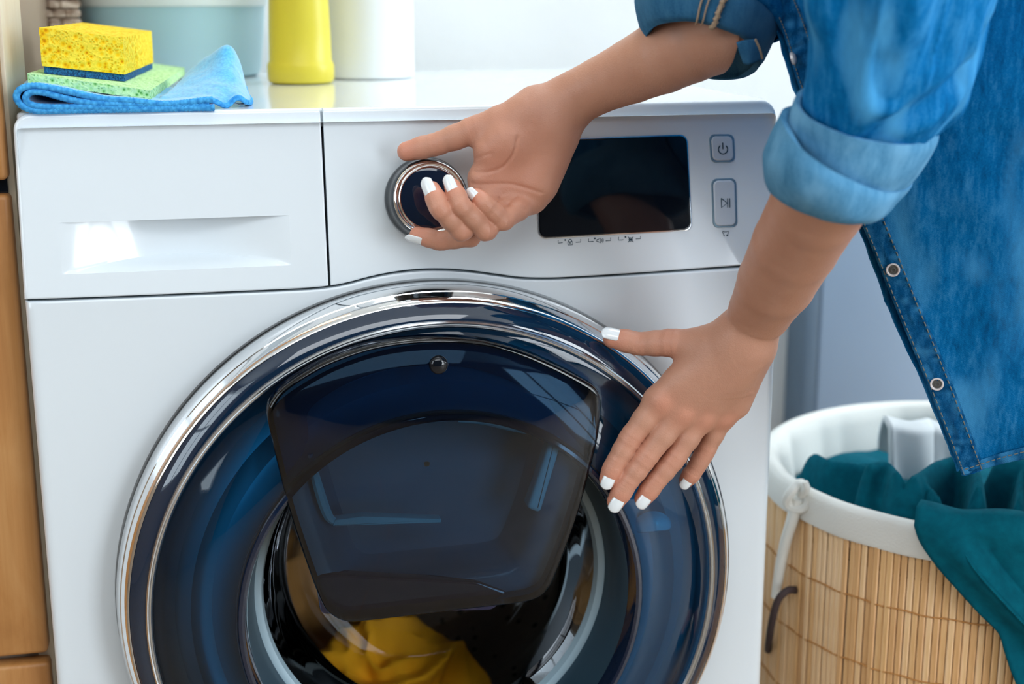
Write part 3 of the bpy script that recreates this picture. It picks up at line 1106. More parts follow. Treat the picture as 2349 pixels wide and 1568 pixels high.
# the loose corner that stands up at the right
ctrl = [  # rows from front to back, columns left to right (px, px, y)
    [(360, 238, .036), (430, 235, .036), (488, 232, .037), (520, 246, .045), (545, 226, .050), (566, 243, .055)],
    [(370, 226, .060), (430, 222, .060), (485, 214, .058), (520, 218, .062), (548, 212, .068), (575, 240, .075)],
    [(394, 208, .095), (430, 200, .092), (480, 188, .088), (520, 180, .090), (548, 192, .095), (572, 226, .100)],
    [(414, 190, .130), (435, 178, .125), (480, 160, .118), (520, 140, .115), (545, 165, .120), (566, 214, .125)],
    [(430, 172, .165), (450, 156, .155), (480, 130, .145), (522, 106, .135), (545, 140, .140), (560, 200, .145)],
    [(430, 172, .180), (450, 164, .178), (480, 158, .172), (520, 150, .165), (538, 168, .165), (552, 200, .165)],
]
G = np.array([[at(*c) for c in r] for r in ctrl])
G[:, :, 2] = np.maximum(G[:, :, 2], LZ + .002)
G2 = np.array([smooth_path(r, 40) for r in G])
G3 = np.array([smooth_path(G2[:, j], 40) for j in range(40)]).transpose(1, 0, 2)
G3[:, :, 2] += .0012 * vnoise(G3, 60, 5) + .0008 * vnoise(G3, 150, 6)
G3[:, :, 2] = np.maximum(G3[:, :, 2], LZ + .0019)
solidify(mk('loose_corner', *grid(G3), M['micro'], cloth, ang=0), .003, 0)
for nm, e in (('corner_edge', G3[0]), ('corner_edge', G3[:, -1])):
    mk(nm, *tube(e, .0022, 8), M['micro_edge'], cloth, ang=0)
tp = smooth_path([at(525, 236, .046), at(545, 240, .048), at(556, 252, .05), at(566, 250, .05)], 14)
tp[:, 2] = np.maximum(tp[:, 2], LZ + .0016)
mk('care_tag', *grid(np.stack([tp, tp + np.array([0, .012, .0005])], 1)), M['white_plastic'], cloth)

# --- green cellulose sponge cloth
gt = [at(62, 169, .042), at(346, 206, .034), at(428, 150, .118)]
gz = gt[0][2]


def prism(name, base, h, m, parent, lab=None, tilt=None, bev=.0015, nz=.0, seed=1, nx=34, ny=22, nzz=8):
    """soft block on four base corners (front-left, front-right, back-right, back-left)"""
    b = [np.array(p, float) for p in base]
    hv = np.array([0, 0, h]) if np.isscalar(h) else np.array(h)
    mb = MB()

    def pt(u, w, t):
        return (b[0] * (1 - u) * (1 - w) + b[1] * u * (1 - w) + b[2] * u * w + b[3] * (1 - u) * w) + hv * t
    U, Wd, T = np.linspace(0, 1, nx), np.linspace(0, 1, ny), np.linspace(0, 1, nzz)
    cen = pt(.5, .5, .5)
    faces = []
    for (A, B, fn) in ((U, Wd, lambda a, c: pt(a, c, 1)), (U, Wd, lambda a, c: pt(a, c, 0)), (U, T, lambda a, c: pt(a, 0, c)), (U, T, lambda a, c: pt(a, 1, c)), (Wd, T, lambda a, c: pt(0, a, c)), (Wd, T, lambda a, c: pt(1, a, c))):
        mb.add(*grid([[fn(a, c) for c in B] for a in A]))
    V = np.array(mb.v)
    V, F = merge(V, mb.f)
    D = V - cen
    if nz:
        V = V + D / (np.linalg.norm(D, axis=1)[:, None]) * (nz * (vnoise(V, 160, seed) + .6 * vnoise(V, 380, seed + 1)))[:, None]
    return mk(name, V, F, m, parent, ang=60)


def merge(V, F, eps=1e-6):
    key = {}
    idx = []
    out = []
    for p in V:
        k = tuple(np.round(p / eps).astype(int) // 10)
        if k not in key:
            key[k] = len(out)
            out.append(p)
        idx.append(key[k])
    return np.array(out), [[idx[i] for i in f_] for f_ in F]


GB = [at(64, 190, .040), at(346, 229, .033), atz(424, 172, at(346, 229, .033)[2] + .001)]
GB.append(GB[0] + GB[2] - GB[1])
gh = at(64, 168, .040)[2] - at(64, 190, .040)[2]
gs = prism('cellulose_sponge', GB, gh, M['green_sponge'], None, nz=.0004, seed=3, nx=60, ny=30, nzz=6)
tag(gs, 'flat light green cellulose sponge under the yellow sponge on the blue cloth', 'sponge')
GH = [p + np.array([0, 0, gh]) for p in GB]


def on_green(u, v_):
    n_ = np.cross(GH[1] - GH[0], GH[3] - GH[0])
    d = ray(u, v_)
    return CAM + d * np.dot(GH[0] - CAM, n_) / np.dot(d, n_)


B0, B1, B2 = on_green(99, 169) , on_green(287, 188), on_green(352, 158)
B3 = B0 + B2 - B1
up_ = np.array([0, 0, .0003])
scr_h = at(97, 150, B0[1])[2] - at(97, 167, B0[1])[2]
tot_h = at(96, 62, B0[1])[2] - at(97, 167, B0[1])[2]
ks = thing('kitchen_sponge', (B0 + B2) / 2, 'yellow foam sponge with blue scouring layer on top of the stack', 'sponge')
base = [p + up_ for p in (B0, B1, B2, B3)]
cc_ = sum(base) / 4
prism('scouring_pad', [p + (cc_ - p) * .015 for p in base], scr_h, M['scour'], ks, nz=.0006, seed=5, nx=60, ny=34, nzz=6)
prism('foam', [p + np.array([0, 0, scr_h]) - (cc_ - p) * .01 * np.array([1, 1, 0]) for p in base], tot_h - scr_h, M['yellow_sponge'], ks, nz=.0007, seed=8, nx=90, ny=50, nzz=34)

# --- bottles and basin at the back
yb = atz(697, 195, TOPZ)
rb = .0322
yx, yy = yb[0], yb[1] + rb
bt = thing('detergent_bottle', (yx, yy, TOPZ), 'matte yellow plastic bottle standing on the machine top', 'bottle')
z = TOPZ + .0003
mk('body', *lathe([(.001, z), (.028, z), (.031, z + .001), (rb + .0006, z + .004), (rb + .0008, z + .017), (rb, z + .0195), (.0308, z + .022), (.0303, z + .05), (.0285, z + .10), (.0262, z + .15), (.022, z + .185), (.016, z + .205), (.013, z + .212), (.013, z + .222)], yx, yy, 72, 'z'), M['yellow_plastic'], bt, ang=50)
mk('cap', *lathe([(.015, z + .214), (.0155, z + .216), (.0145, z + .245), (.012, z + .25), (.001, z + .2505)], yx, yy, 48, 'z'), M['white_plastic'], bt)
wb = atz(866, 186, TOPZ)
rw = .0475
wx, wy = wb[0], wb[1] + rw + .02
bt = thing('white_canister', (wx, wy, TOPZ), 'broad white plastic canister beside the yellow bottle', 'canister')
mk('body', *lathe([(.001, z), (.044, z), (rw - .001, z + .001), (rw, z + .004), (rw, z + .16), (.046, z + .172), (.038, z + .185), (.027, z + .192), (.026, z + .20)], wx, wy, 72, 'z'), M['white_plastic'], bt)
mk('lid', *lathe([(.028, z + .193), (.0285, z + .196), (.0275, z + .224), (.025, z + .228), (.001, z + .2285)], wx, wy, 48, 'z'), M['white_plastic'], bt)
bx0, bx1 = at(170, 120, .47)[0], at(622, 120, .47)[0]
bxc, Rb = (bx0 + bx1) / 2, (bx1 - bx0) / 2
byc = .655 - Rb - .02
bs = thing('wash_basin', (bxc, byc, TOPZ), 'pale teal plastic basin standing at the back of the machine top', 'basin')
hb = at(400, 14, byc - Rb)[2] - TOPZ
mk('bowl', *lathe([(.001, z), (Rb * .86, z), (Rb * .90, z + .002), (Rb * .92, z + .008), (Rb * .96, z + hb * .6), (Rb * .985, z + hb), (Rb * .96, z + hb), (Rb * .93, z + hb * .6), (Rb * .88, z + .012), (Rb * .85, z + .006), (.001, z + .005)], bxc, byc, 120, 'z'), M['basin'], bs)
mk('rolled_rim', *lathe([(Rb * .97, z + hb - .002), (Rb * 1.01, z + hb), (Rb * 1.03, z + hb + .010), (Rb * 1.02, z + hb + .022), (Rb * .99, z + hb + .024), (Rb * .965, z + hb + .016), (Rb * .96, z + hb)], bxc, byc, 120, 'z'), M['basin_rim'], bs)
# --- woven basket in the corner
w0, w1 = at(92, 60, .45), at(174, 60, .45)
wk = thing('wicker_box', ((w0[0] + w1[0]) / 2, .46, TOPZ), 'brown woven wicker box in the corner behind the sponges', 'basket')
xc_, rr_ = (w0[0] + w1[0]) / 2, (w1[0] - w0[0]) / 2
mb = MB()
for k in range(16):
    zz = z + .004 + k * .009
    a = np.linspace(0, 2 * pi, 90)
    rx = rr_ + .0018 * np.sin(a * 14 + (k % 2) * pi)
    mb.add(*tube(np.c_[xc_ + rx * np.sign(np.cos(a)) * np.abs(np.cos(a)) ** .7, .46 + rx * np.sign(np.sin(a)) * np.abs(np.sin(a)) ** .7, zz + 0 * a], .0046, 6, False))
tag(mb.build('woven_strands', M['wicker'], wk), kind='stuff')
mk('box_lining', *lathe([(.001, z), (rr_ - .006, z), (rr_ - .006, z + .145), (rr_ - .009, z + .145), (rr_ - .009, z + .004), (.001, z + .004)], xc_, .46, 40, 'z'), M['taupe'], wk)

# ================================================================== laundry hamper to the right of the machine
HX, HY, HZ, HR = 0.866, 0.1125, 0.498, 0.207
hm = thing('laundry_basket', (HX, HY, 0), 'round bamboo laundry basket with cream cotton liner on the floor right of the machine', 'laundry basket')
nS = 208
sm = []
for k in range(4):
    w_ = 2 * pi * HR / nS * (.44, .46, .43, .455)[k]
    V, F = bbox_bevel(-.0016, .0016, -w_, w_, .012, HZ - .010, .0011, 1)
    sm.append((V, F))
first = {}
for i in range(nS):
    a = 2 * pi * i / nS
    k = int(rng.integers(0, 4))
    kb = int(rng.integers(0, 4))
    if (k, kb) not in first:
        q = mk('slat', *sm[k], M['bamboo%d' % kb], hm, loc=(0, 0, 0))
        first[(k, kb)] = q.data
    else:
        q = bpy.data.objects.new('slat', first[(k, kb)])
        C.objects.link(q)
        q.parent = hm
    q.rotation_euler = (0, 0, a)
    rr = HR + .0005 * rng.standard_normal()
    q.location = (rr * math.cos(a), rr * math.sin(a), 0)
for zz in (.05, .13, .21, .285, .35, .412):
    a = np.linspace(0, 2 * pi, 2 * nS)
    r = HR + .0019 + .0004 * np.cos(np.arange(2 * nS) * pi)
    mk('binding_thread', *tube(np.c_[HX + r * np.cos(a), HY + r * np.sin(a), zz + .0006 * np.sin(a * 31)], .0008, 5, False), M['bamboo_thread'], hm)
mk('hoop', *lathe([(HR - .004, HZ - .03), (HR - .004, HZ - .007), (HR - .010, HZ - .007), (HR - .010, HZ - .03)], HX, HY, 120, 'z'), M['bamboo0'], hm)
mk('basket_base', *lathe([(.001, .003), (HR - .003, .003), (HR - .003, .012), (.001, .012)], HX, HY, 80, 'z'), M['bamboo0'], hm)
# liner: folded over the rim outside, hanging with soft folds inside
na = 260
a = np.linspace(0, 2 * pi, na, endpoint=False)
rows = []
for (r, zz, am) in [(HR + .0035, HZ - .034, .0010), (HR + .0050, HZ - .030, .0012), (HR + .0045, HZ - .014, .0012), (HR + .0040, HZ - .008, .0010), (HR + .0015, HZ - .004, .0006), (HR - .006, HZ - .0035, .0006), (HR - .0125, HZ - .008, .001),
                    (HR - .0145, HZ - .02, .005), (HR - .018, HZ - .06, .010), (HR - .021, HZ - .11, .012), (HR - .022, HZ - .2, .012), (HR - .024, .08, .006), (HR - .028, .024, .002), (HR * .5, .020, .001), (.002, .019, 0)]:
    P = np.c_[np.cos(a), np.sin(a), np.full(na, zz * 1.2)]
    d = am * (np.sin(a * 9 + 2.6 * np.sin(a * 2) + 1.2 * np.sin(a * 5)) * .4 + vnoise(P * np.array([1, 1, .3]), 4.3, 3) * 1.0)
    d = -np.abs(d) * 1.7 if r < HR - .010 else d
    rows.append(np.c_[HX + (r + d) * np.cos(a), HY + (r + d) * np.sin(a), zz + am * .8 * vnoise(P, 4, 8)])
lo = mk('cotton_liner', *grid(np.array(rows), False, True), M['liner'], hm, ang=0)
lo.data.update()


def on_cyl(u, v_, R):
    d = ray(u, v_)
    ox, oy = CAM[0] - HX, CAM[1] - HY
    A, B, Cc = d[0] ** 2 + d[1] ** 2, 2 * (ox * d[0] + oy * d[1]), ox * ox + oy * oy - R * R
    D = B * B - 4 * A * Cc
    t = (-B - math.sqrt(max(D, 0))) / (2 * A)
    return CAM + d * t


# liner tie: knot and hanging tails
kn = on_cyl(1830, 1138, HR + .009)
mb = MB()
t = np.linspace(0, 2 * pi, 40)
mb.add(*tube(kn + np.c_[.010 * np.cos(t), .004 * np.sin(2 * t), .012 * np.sin(t)], .0048, 8))
mk('tie_knot', mb.v, mb.f, M['liner'], hm)
for seg, rr in (([(1830, 1142), (1818, 1190), (1800, 1250), (1786, 1320), (1779, 1370)], .0062), ([(1838, 1135), (1850, 1120), (1846, 1104)], .004)):
    P = smooth_path([on_cyl(u, v_, HR + .0075 + .002 * i) for i, (u, v_) in enumerate(seg)], 24)
    V, F = tube(P, rr * (1 - .3 * np.linspace(0, 1, 24)), 10)
    mk('tie_tail', V, F, M['liner'], hm)
P = smooth_path([on_cyl(1825, 1352, HR + .002), on_cyl(1806, 1354, HR + .014), on_cyl(1785, 1376, HR + .022), on_cyl(1772, 1420, HR + .022), on_cyl(1764, 1470, HR + .012), on_cyl(1762, 1490, HR + .002)], 40)
mk('rope_handle', *tube(P, .0036, 10), M['rope'], hm)

# --- teal garment: heap of folds in the basket and a tail hanging over the rim
tg = thing('teal_garment', (HX, HY, HZ - .06), 'dark teal jersey garment heaped in the basket and hanging over its rim', 'garment')
ridges = [
    ([(1812, 1075), (1850, 1042), (1905, 1065), (1985, 1075)], .040, .016),
    ([(1860, 1092), (1930, 1078), (1995, 1072)], .030, .013),
    ([(1995, 1072), (2035, 1068), (2060, 1100), (2062, 1160), (2040, 1200)], .052, .014),
    ([(2070, 1135), (2090, 1110), (2150, 1070), (2200, 1055)], .050, .018),
    ([(2080, 1205), (2082, 1150), (2115, 1120), (2160, 1150), (2215, 1200)], .040, .009),
    ([(2200, 1055), (2240, 1080), (2240, 1160), (2215, 1200)], .052, .013),
    ([(2262, 1170), (2300, 1185), (2336, 1150), (2345, 1080)], .045, .010),
    ([(1900, 1130), (1960, 1150), (2000, 1175)], .028, .012),
    ([(2300, 1060), (2380, 1080), (2450, 1140)], .050, .020),
]
nr, na = 100, 240
rr = np.linspace(.004, HR - .019, nr)
aa = np.linspace(0, 2 * pi, na, endpoint=False)
X = HX + rr[:, None] * np.cos(aa)
Y = HY + rr[:, None] * np.sin(aa)
base = HZ - .044
Z = np.full(X.shape, base) + .010 * vnoise(np.stack([X, Y, 0 * X], -1), 16, 2)
for pl, amp, wd_ in ridges:
    P = smooth_path([atz(u, v_, base + amp + .012) for u, v_ in pl], 60)
    d = np.sqrt(((X[..., None] - P[:, 0]) ** 2 + (Y[..., None] - P[:, 1]) ** 2).min(-1))
    Z = np.maximum(Z, base + (amp + .016) * np.exp(-(d / (wd_ * .95)) ** 2.2) + .003 * vnoise(np.stack([X, Y, 0 * X], -1), 40, 5))
edge = np.clip((HR - .019 - rr) / .02, 0, 1)[:, None]
Z = base - .02 + (Z - base + .02) * edge ** .4
mk('heap', *grid(np.stack([X, Y, Z], -1), False, True), M['teal'], tg, ang=0)
# hanging tail
Lp = [(2098, 1203), (2112, 1240), (2150, 1292), (2196, 1345), (2240, 1395), (2286, 1442), (2302, 1490), (2316, 1540), (2340, 1600), (2360, 1660)]
rowsT = []
Lp2 = smooth_path(np.array([(u, v_, 0) for u, v_ in Lp]), 60)[:, :2]
phis = np.array([(lambda q: math.atan2(q[1] - HY, q[0] - HX))(on_cyl(u, v_, HR + .012)) for u, v_ in Lp2])
zs = np.array([on_cyl(u, v_, HR + .012)[2] for u, v_ in Lp2])
phi1 = phis[0] + 1.9
for i in range(60):
    row = []
    for j in range(90):
        s_ = j / 89
        ph = phis[i] + (phi1 - phis[i]) * s_
        q = np.array([math.cos(ph), math.sin(ph), 0])
        zz = zs[i] + .02 * s_ * (i / 59)
        fold_ = .006 * math.sin(17 * (ph - phis[0]) - 9 * (zs[0] - zz) / .1) * min(1, i / 14) * (.4 + s_)
        crease = .009 * math.exp(-((s_ - .09) / .03) ** 2) * min(1, i / 10) - .007 * math.exp(-((s_ - .135) / .02) ** 2) * min(1, i / 10)
        row.append(np.array([HX, HY, zz]) + q * (HR + .013 + fold_ + crease + .004 * min(1, i / 20)))
    rowsT.append(row)
top = np.array(rowsT[0])
over = []
for k, (dr, dz) in enumerate(((-.075, -.035), (-.055, -.012), (-.035, .004), (-.018, .010), (-.006, .008))):
    o_ = top.copy()
    rad = o_[:, :2] - np.array([HX, HY])
    rad /= np.linalg.norm(rad, axis=1)[:, None]
    o_[:, :2] += rad * dr
    o_[:, 2] = np.maximum(top[:, 2], HZ + .004) + dz + .004 * vnoise(o_, 30, 4)
    over.append(o_)
G = np.array(over + rowsT)
G += .002 * np.stack([vnoise(G, 26, 20 + k) for k in range(3)], -1)
solidify(mk('hanging_tail', *grid(G), M['teal'], tg, ang=0), .003, 1)
fp = np.array([r[8] for r in rowsT[2:]])
mk('tail_seam', *tube(fp + (fp - np.array([HX, HY, 0])) * np.array([1, 1, 0]) * .012, .0014, 6), M['teal'], tg)

# --- pale grey folded cloth at the back of the basket
base2 = .462
pg = [atz(2048, 1062, HZ - .03), atz(2050, 1030, HZ - .012), atz(2062, 1000, HZ + .008), atz(2105, 992, HZ + .012), atz(2150, 1015, HZ + .005), atz(2195, 1060, HZ - .03)]
yk = at(2120, 1000, HY + .05)
mb = MB()
def xzb(u, v_, Y):
    return at(u, v_, Y)
rowsC = []
for k in range(40):
    t = k / 39
    row = []
    for j in range(44):
        s_ = j / 43
        u = 2046 + 150 * s_
        vtop = 982 + 8 * math.sin(5 * s_) + 46 * max(0, s_ - .45) ** 1.5 * 2.2
        if t < .55:                                   # front face, hanging down
            q = at(u, 1100 + (vtop - 1100) * (t / .55), HY + .030 + .012 * s_)
        else:                                         # turned over the top and falling behind
            w_ = (t - .55) / .45
            q = at(u, vtop, HY + .030 + .012 * s_) + np.array([.004 * w_, .030 * math.sin(w_ * pi / 2), .006 * math.sin(w_ * pi) - .05 * max(0, w_ - .35)])
        q[1] += .004 * math.sin(9 * s_ + 2 * t) + .006 * math.exp(-((s_ - .62 - .12 * t) / .06) ** 2)
        row.append(q)
    rowsC.append(row)
o = solidify(mk('grey_cloth', *grid(np.array(rowsC)), M['greycloth'], ang=0), .006, 0)
tag(o, 'pale grey folded cloth standing behind the teal garment in the basket', 'cloth')

# ================================================================== blue-grey cabinet and white jamb behind the basket
gx0 = at(1846, 800, .60)[0]
gc = thing('grey_cabinet', (gx0 + .3, .56, 0), 'plain blue-grey cabinet side standing by the wall behind the basket', 'cabinet')
gt_ = at(1990, 430, .60)[2]
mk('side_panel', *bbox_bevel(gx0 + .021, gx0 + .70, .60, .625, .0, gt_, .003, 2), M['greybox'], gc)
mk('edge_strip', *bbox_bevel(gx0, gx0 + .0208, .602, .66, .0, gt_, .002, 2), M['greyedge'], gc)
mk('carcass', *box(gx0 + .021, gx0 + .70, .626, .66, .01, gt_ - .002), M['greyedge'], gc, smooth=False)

# ================================================================== the person
def c2(x, y, Y):                                 # detail of the hand on the dial
    return at(850 + x / 3.137, 150 + y / 3.137, Y)


def smin(a, b_, k):
    h = np.clip(.5 + .5 * (b_ - a) / k, 0, 1)
    return b_ * (1 - h) + a * h - k * h * (1 - h)


class Field:
    """signed distance field on a regular grid, meshed with surface nets"""
    def __init__(s, lo, hi, h):
        s.lo, s.h = np.array(lo, float), h
        s.n = np.ceil((np.array(hi) - s.lo) / h).astype(int) + 1
        s.F = np.full(s.n, .03, np.float32)

    def sub(s, lo, hi):
        a = np.clip(np.floor((np.array(lo) - s.lo) / s.h).astype(int), 0, s.n)
        b_ = np.clip(np.ceil((np.array(hi) - s.lo) / s.h).astype(int) + 1, 0, s.n)
        sl = tuple(slice(i, j) for i, j in zip(a, b_))
        ax = [s.lo[q] + s.h * np.arange(a[q], b_[q]) for q in range(3)]
        P = np.stack(np.meshgrid(*ax, indexing='ij'), -1).astype(np.float32)
        return sl, P

    def cone(s, a, b_, ra, rb_, k=.004, flat_n=None, flat=1.0, F=None):
        F = s.F if F is None else F
        a, b_ = np.asarray(a, np.float32), np.asarray(b_, np.float32)
        m_ = max(ra, rb_) + k + .004
        sl, P = s.sub(np.minimum(a, b_) - m_, np.maximum(a, b_) + m_)
        if P.size == 0:
            return
        ab = b_ - a
        t = np.clip(((P - a) @ ab) / max(ab @ ab, 1e-12), 0, 1)
        q = P - a - t[..., None] * ab
        if flat_n is not None:
            fn = np.asarray(flat_n, np.float32)
            fn = fn / np.linalg.norm(fn)
            q = q + (q @ fn)[..., None] * fn * (flat - 1)
        d = np.linalg.norm(q, axis=-1) - (ra + (rb_ - ra) * t)
        F[sl] = smin(F[sl], d, k)

    def mesh(s):
        F = s.F
        S = F < 0
        n0, n1, n2 = F.shape
        act = np.zeros((n0 - 1, n1 - 1, n2 - 1), np.int8)
        for i in (0, 1):
            for j in (0, 1):
                for k in (0, 1):
                    act += S[i:n0 - 1 + i, j:n1 - 1 + j, k:n2 - 1 + k]
        idx = np.argwhere((act > 0) & (act < 8))
        vid = np.full(act.shape, -1, np.int64)
        vid[tuple(idx.T)] = np.arange(len(idx))
        acc = np.zeros((len(idx), 3))
        cnt = np.zeros(len(idx))
        cor = [np.array(c) for c in np.ndindex(2, 2, 2)]
        for c in cor:
            for ax in range(3):
                if c[ax]:
                    continue
                d = c.copy()
                d[ax] = 1
                fa = F[tuple((idx + c).T)]
                fb = F[tuple((idx + d).T)]
                x = (fa < 0) != (fb < 0)
                t = fa / (fa - fb + 1e-20)
                p = np.tile(c.astype(float), (len(idx), 1))
                p[:, ax] = t
                acc[x] += p[x]
                cnt[x] += 1
        V = s.lo + s.h * (idx + acc / cnt[:, None])
        Q = []
        for ax in range(3):
            o1, o2 = (ax + 1) % 3, (ax + 2) % 3
            A = np.moveaxis(S, ax, 0)
            ch = np.argwhere(A[:-1] != A[1:])
            if len(ch) == 0:
                continue
            e = np.empty_like(ch)
            oth = [q for q in range(3) if q != ax]
            e[:, ax] = ch[:, 0]
            e[:, oth[0]] = ch[:, 1]
            e[:, oth[1]] = ch[:, 2]
            ok = np.ones(len(e), bool)
            for q in oth:
                ok &= (e[:, q] > 0) & (e[:, q] < F.shape[q] - 1)
            e = e[ok]
            sgn = S[tuple(e.T)]
            q4 = []
            for da, db in ((-1, -1), (0, -1), (0, 0), (-1, 0)):
                c = e.copy()
                c[:, o1] += da
                c[:, o2] += db
                q4.append(vid[tuple(c.T)])
            q4 = np.stack(q4, 1)
            q4[~sgn] = q4[~sgn][:, ::-1]
            Q.append(q4)
        return V, np.vstack(Q)


def relax(V, Q, it=2, lam=.5):
    e = np.vstack([Q[:, [0, 1]], Q[:, [1, 2]], Q[:, [2, 3]], Q[:, [3, 0]]])
    for _ in range(it):
        acc = np.zeros_like(V)
        cnt = np.zeros(len(V))
        for a, b_ in ((0, 1), (1, 0)):
            for q in range(3):
                acc[:, q] += np.bincount(e[:, a], V[e[:, b_], q], len(V))
            cnt += np.bincount(e[:, a], minlength=len(V))
        V = V + lam * (acc / cnt[:, None] - V)
    return V


def crease(fl, pts, depth, w, ysurf=None, side=None):
    """a fold line pressed into the skin along a polyline; distance measured across the viewing side"""
    P_ = smooth_path(pts, 24).astype(np.float32)
    m_ = w * 4 + .020
    sl, P = fl.sub(P_.min(0) - m_, P_.max(0) + m_)
    best = np.full(P.shape[:-1], 9, np.float32)
    for a, b_ in zip(P_[:-1], P_[1:]):
        ab = b_ - a
        q = P - a
        t = np.clip((q @ ab) / (ab @ ab), 0, 1)
        q = q - t[..., None] * ab
        q[..., 1] *= .04                            # reaches through to the surface along y
        best = np.minimum(best, (q ** 2).sum(-1))
    d = np.sqrt(best)
    fl.F[sl] += depth * np.exp(-(d / w) ** 2) * ((P[..., 1] < -.031) & (P[..., 1] > -.0545))


def ring_crease(fl, c, axis, r, depth, w):
    """circular skin folds across a finger joint"""
    c = np.asarray(c, np.float32)
    ax = np.asarray(axis, np.float32)
    ax = ax / np.linalg.norm(ax)
    sl, P = fl.sub(c - r * 1.5, c + r * 1.5)
    q = P - c
    s_ = q @ ax
    rad = np.linalg.norm(q - s_[..., None] * ax, axis=-1)
    fl.F[sl] += depth * np.exp(-(s_ / w) ** 2) * (rad < r * 1.35)


RES = .00085
flush_pts = []                                      # (point, radius, strength)
nails = []                                          # (base, tip, dorsal normal, width)


def finger(fl, base_F, J, R, kbase=.006, creases=True, dorsal=None, flat=None):
    """J: MCP, PIP, DIP, tip; grown into a copy of the palm field so that fingers do not fuse with each other"""
    J = [np.asarray(p, float) for p in J]
    lo = np.min(J, 0) - max(R) - .016
    hi = np.max(J, 0) + max(R) + .016
    sl, P = fl.sub(lo, hi)
    G = np.full(fl.F.shape, .03, np.float32) if False else None
    tmp = Field.__new__(Field)
    tmp.lo = fl.lo + fl.h * np.array([q.start for q in sl])
    tmp.h = fl.h
    tmp.n = np.array(P.shape[:3])
    tmp.F = np.full(tmp.n, .03, np.float32)
    for i in range(len(J) - 1):
        a, b_ = J[i], J[i + 1]
        m_ = a + (b_ - a) * .5
        rm = (R[i] + R[i + 1]) / 2 * (.98 if i < len(J) - 2 else 1.03)
        tmp.cone(a, m_, R[i], rm, .003)
        tmp.cone(m_, b_, rm, R[i + 1], .003)
    if creases:
        for i in range(1, len(J) - 1):
            ax = J[i + 1] - J[i - 1]
            for o_ in (-.0016, 0.0, .0017):
                ring_crease(tmp, J[i] + ax / np.linalg.norm(ax) * o_, ax, R[i], .00055, .0007)
    g = smin(base_F[sl], tmp.F, kbase)
    fl.F[sl] = smin(fl.F[sl], g, .0009)
    for i in range(1, len(J) - 1):
        flush_pts.append((J[i], R[i] * 1.35, .45))
    flush_pts.append((J[-1], R[-1] * 2.0, .8))


# ---- right hand and forearm (on the dial)
EL_R = at(1800, -12, -.125)
arm_r = [(c2(1410, 265, -.030), .0205), (at(1375, 196, -.045), .0208), (at(1450, 163, -.062), .0238), (at(1520, 130, -.083), .0268), (at(1583, 99, -.098), .0285), (at(1660, 60, -.112), .031)]
lo = np.array([c2(150, 600, 0)[0] - .01, -.165, c2(500, 1320, 0)[2] - .012])
hi = np.array([arm_r[-1][0][0] + .0, .03, arm_r[-1][0][2] + .05])
fr_ = Field(lo, hi, RES)
for (a, ra), (b_, rb_) in zip(arm_r[:-1], arm_r[1:]):
    fr_.cone(a, b_, ra, rb_, .0012, (0, 1, .1), 1.12)
EXT_R = arm_r[-1]
d_ = EL_R - EXT_R[0]
fr_.cone(EXT_R[0], EXT_R[0] + d_ * .5, .031, .034, .006)
Wr = c2(1400, 300, -.030)
MCPr = {'index': c2(815, 815, -.026), 'middle': c2(925, 885, -.029), 'ring': c2(1045, 935, -.031), 'pinky': c2(1160, 965, -.034)}
for nm, r in (('index', .0120), ('middle', .0122), ('ring', .0116), ('pinky', .0108)):
    fr_.cone(Wr, MCPr[nm], .0175, r, .007)
fr_.cone(c2(1335, 520, -.033), c2(1215, 850, -.036), .0160, .0142, .008)        # heel of the palm
fr_.cone(c2(1230, 430, -.031), c2(960, 540, -.031), .0160, .0135, .014)         # ball of the thumb
fr_.cone(c2(960, 540, -.031), c2(850, 600, -.029), .0130, .0095, .014)
# thumb
th = [c2(1130, 350, -.030), c2(740, 468, -.021), c2(475, 566, -.012), c2(262, 618, -.004)]
fr_.cone(c2(1190, 300, -.028), th[0], .0165, .0160, .008)
palm_F = fr_.F.copy()
finger(fr_, palm_F, th, [.0150, .0104, .0086, .0076], .007)
finger(fr_, palm_F, [MCPr['index'], c2(720, 1225, -.034), c2(500, 1262, -.0285), c2(338, 1218, -.024)], [.0100, .0082, .0072, .0062], .005)
fM = [MCPr['middle'], c2(655, 1185, -.0545), c2(500, 1030, -.061), c2(440, 895, -.0525)]
fRg = [MCPr['ring'], c2(830, 1185, -.0570), c2(652, 1010, -.064), c2(590, 872, -.0560)]
fP = [MCPr['pinky'], c2(955, 1115, -.0570), c2(830, 1000, -.062), c2(762, 935, -.0565)]
finger(fr_, palm_F, fM, [.0098, .0082, .0075, .0066], .005)
finger(fr_, palm_F, fRg, [.0096, .0080, .0072, .0063], .005)
finger(fr_, palm_F, fP, [.0092, .0076, .0066, .0056], .005)
# palm creases
PS = -.049
for pl, dp, w_ in (([(770, 785), (860, 780), (960, 740), (1030, 640), (1060, 520)], .0011, .0012), ([(745, 870), (880, 865), (1010, 860), (1110, 880), (1230, 915)], .0012, .0012),
                   ([(790, 690), (830, 660), (880, 640)], .0007, .0010), ([(905, 1035), (950, 1000), (1010, 1010), (1110, 1030)], .0010, .0012), ([(930, 960), (980, 1010)], .0008, .0010),
                   ([(745, 400), (715, 470), (700, 560)], .0009, .0012), ([(680, 430), (645, 500), (640, 590)], .0006, .0010), ([(1160, 240), (1140, 330), (1150, 430)], .0006, .0014)):
    crease(fr_, [c2(x, y, PS) for x, y in pl], dp, w_)
Vr, Qr = fr_.mesh()
Vr = relax(Vr, Qr, 3)
fl_r = flush_pts
flush_pts = []


def nail_of(J, dorsal, w, ln, r, push=.25):
    nails.append((np.asarray(J[-2], float), np.asarray(J[-1], float), np.asarray(dorsal, float), w, ln, r, push))


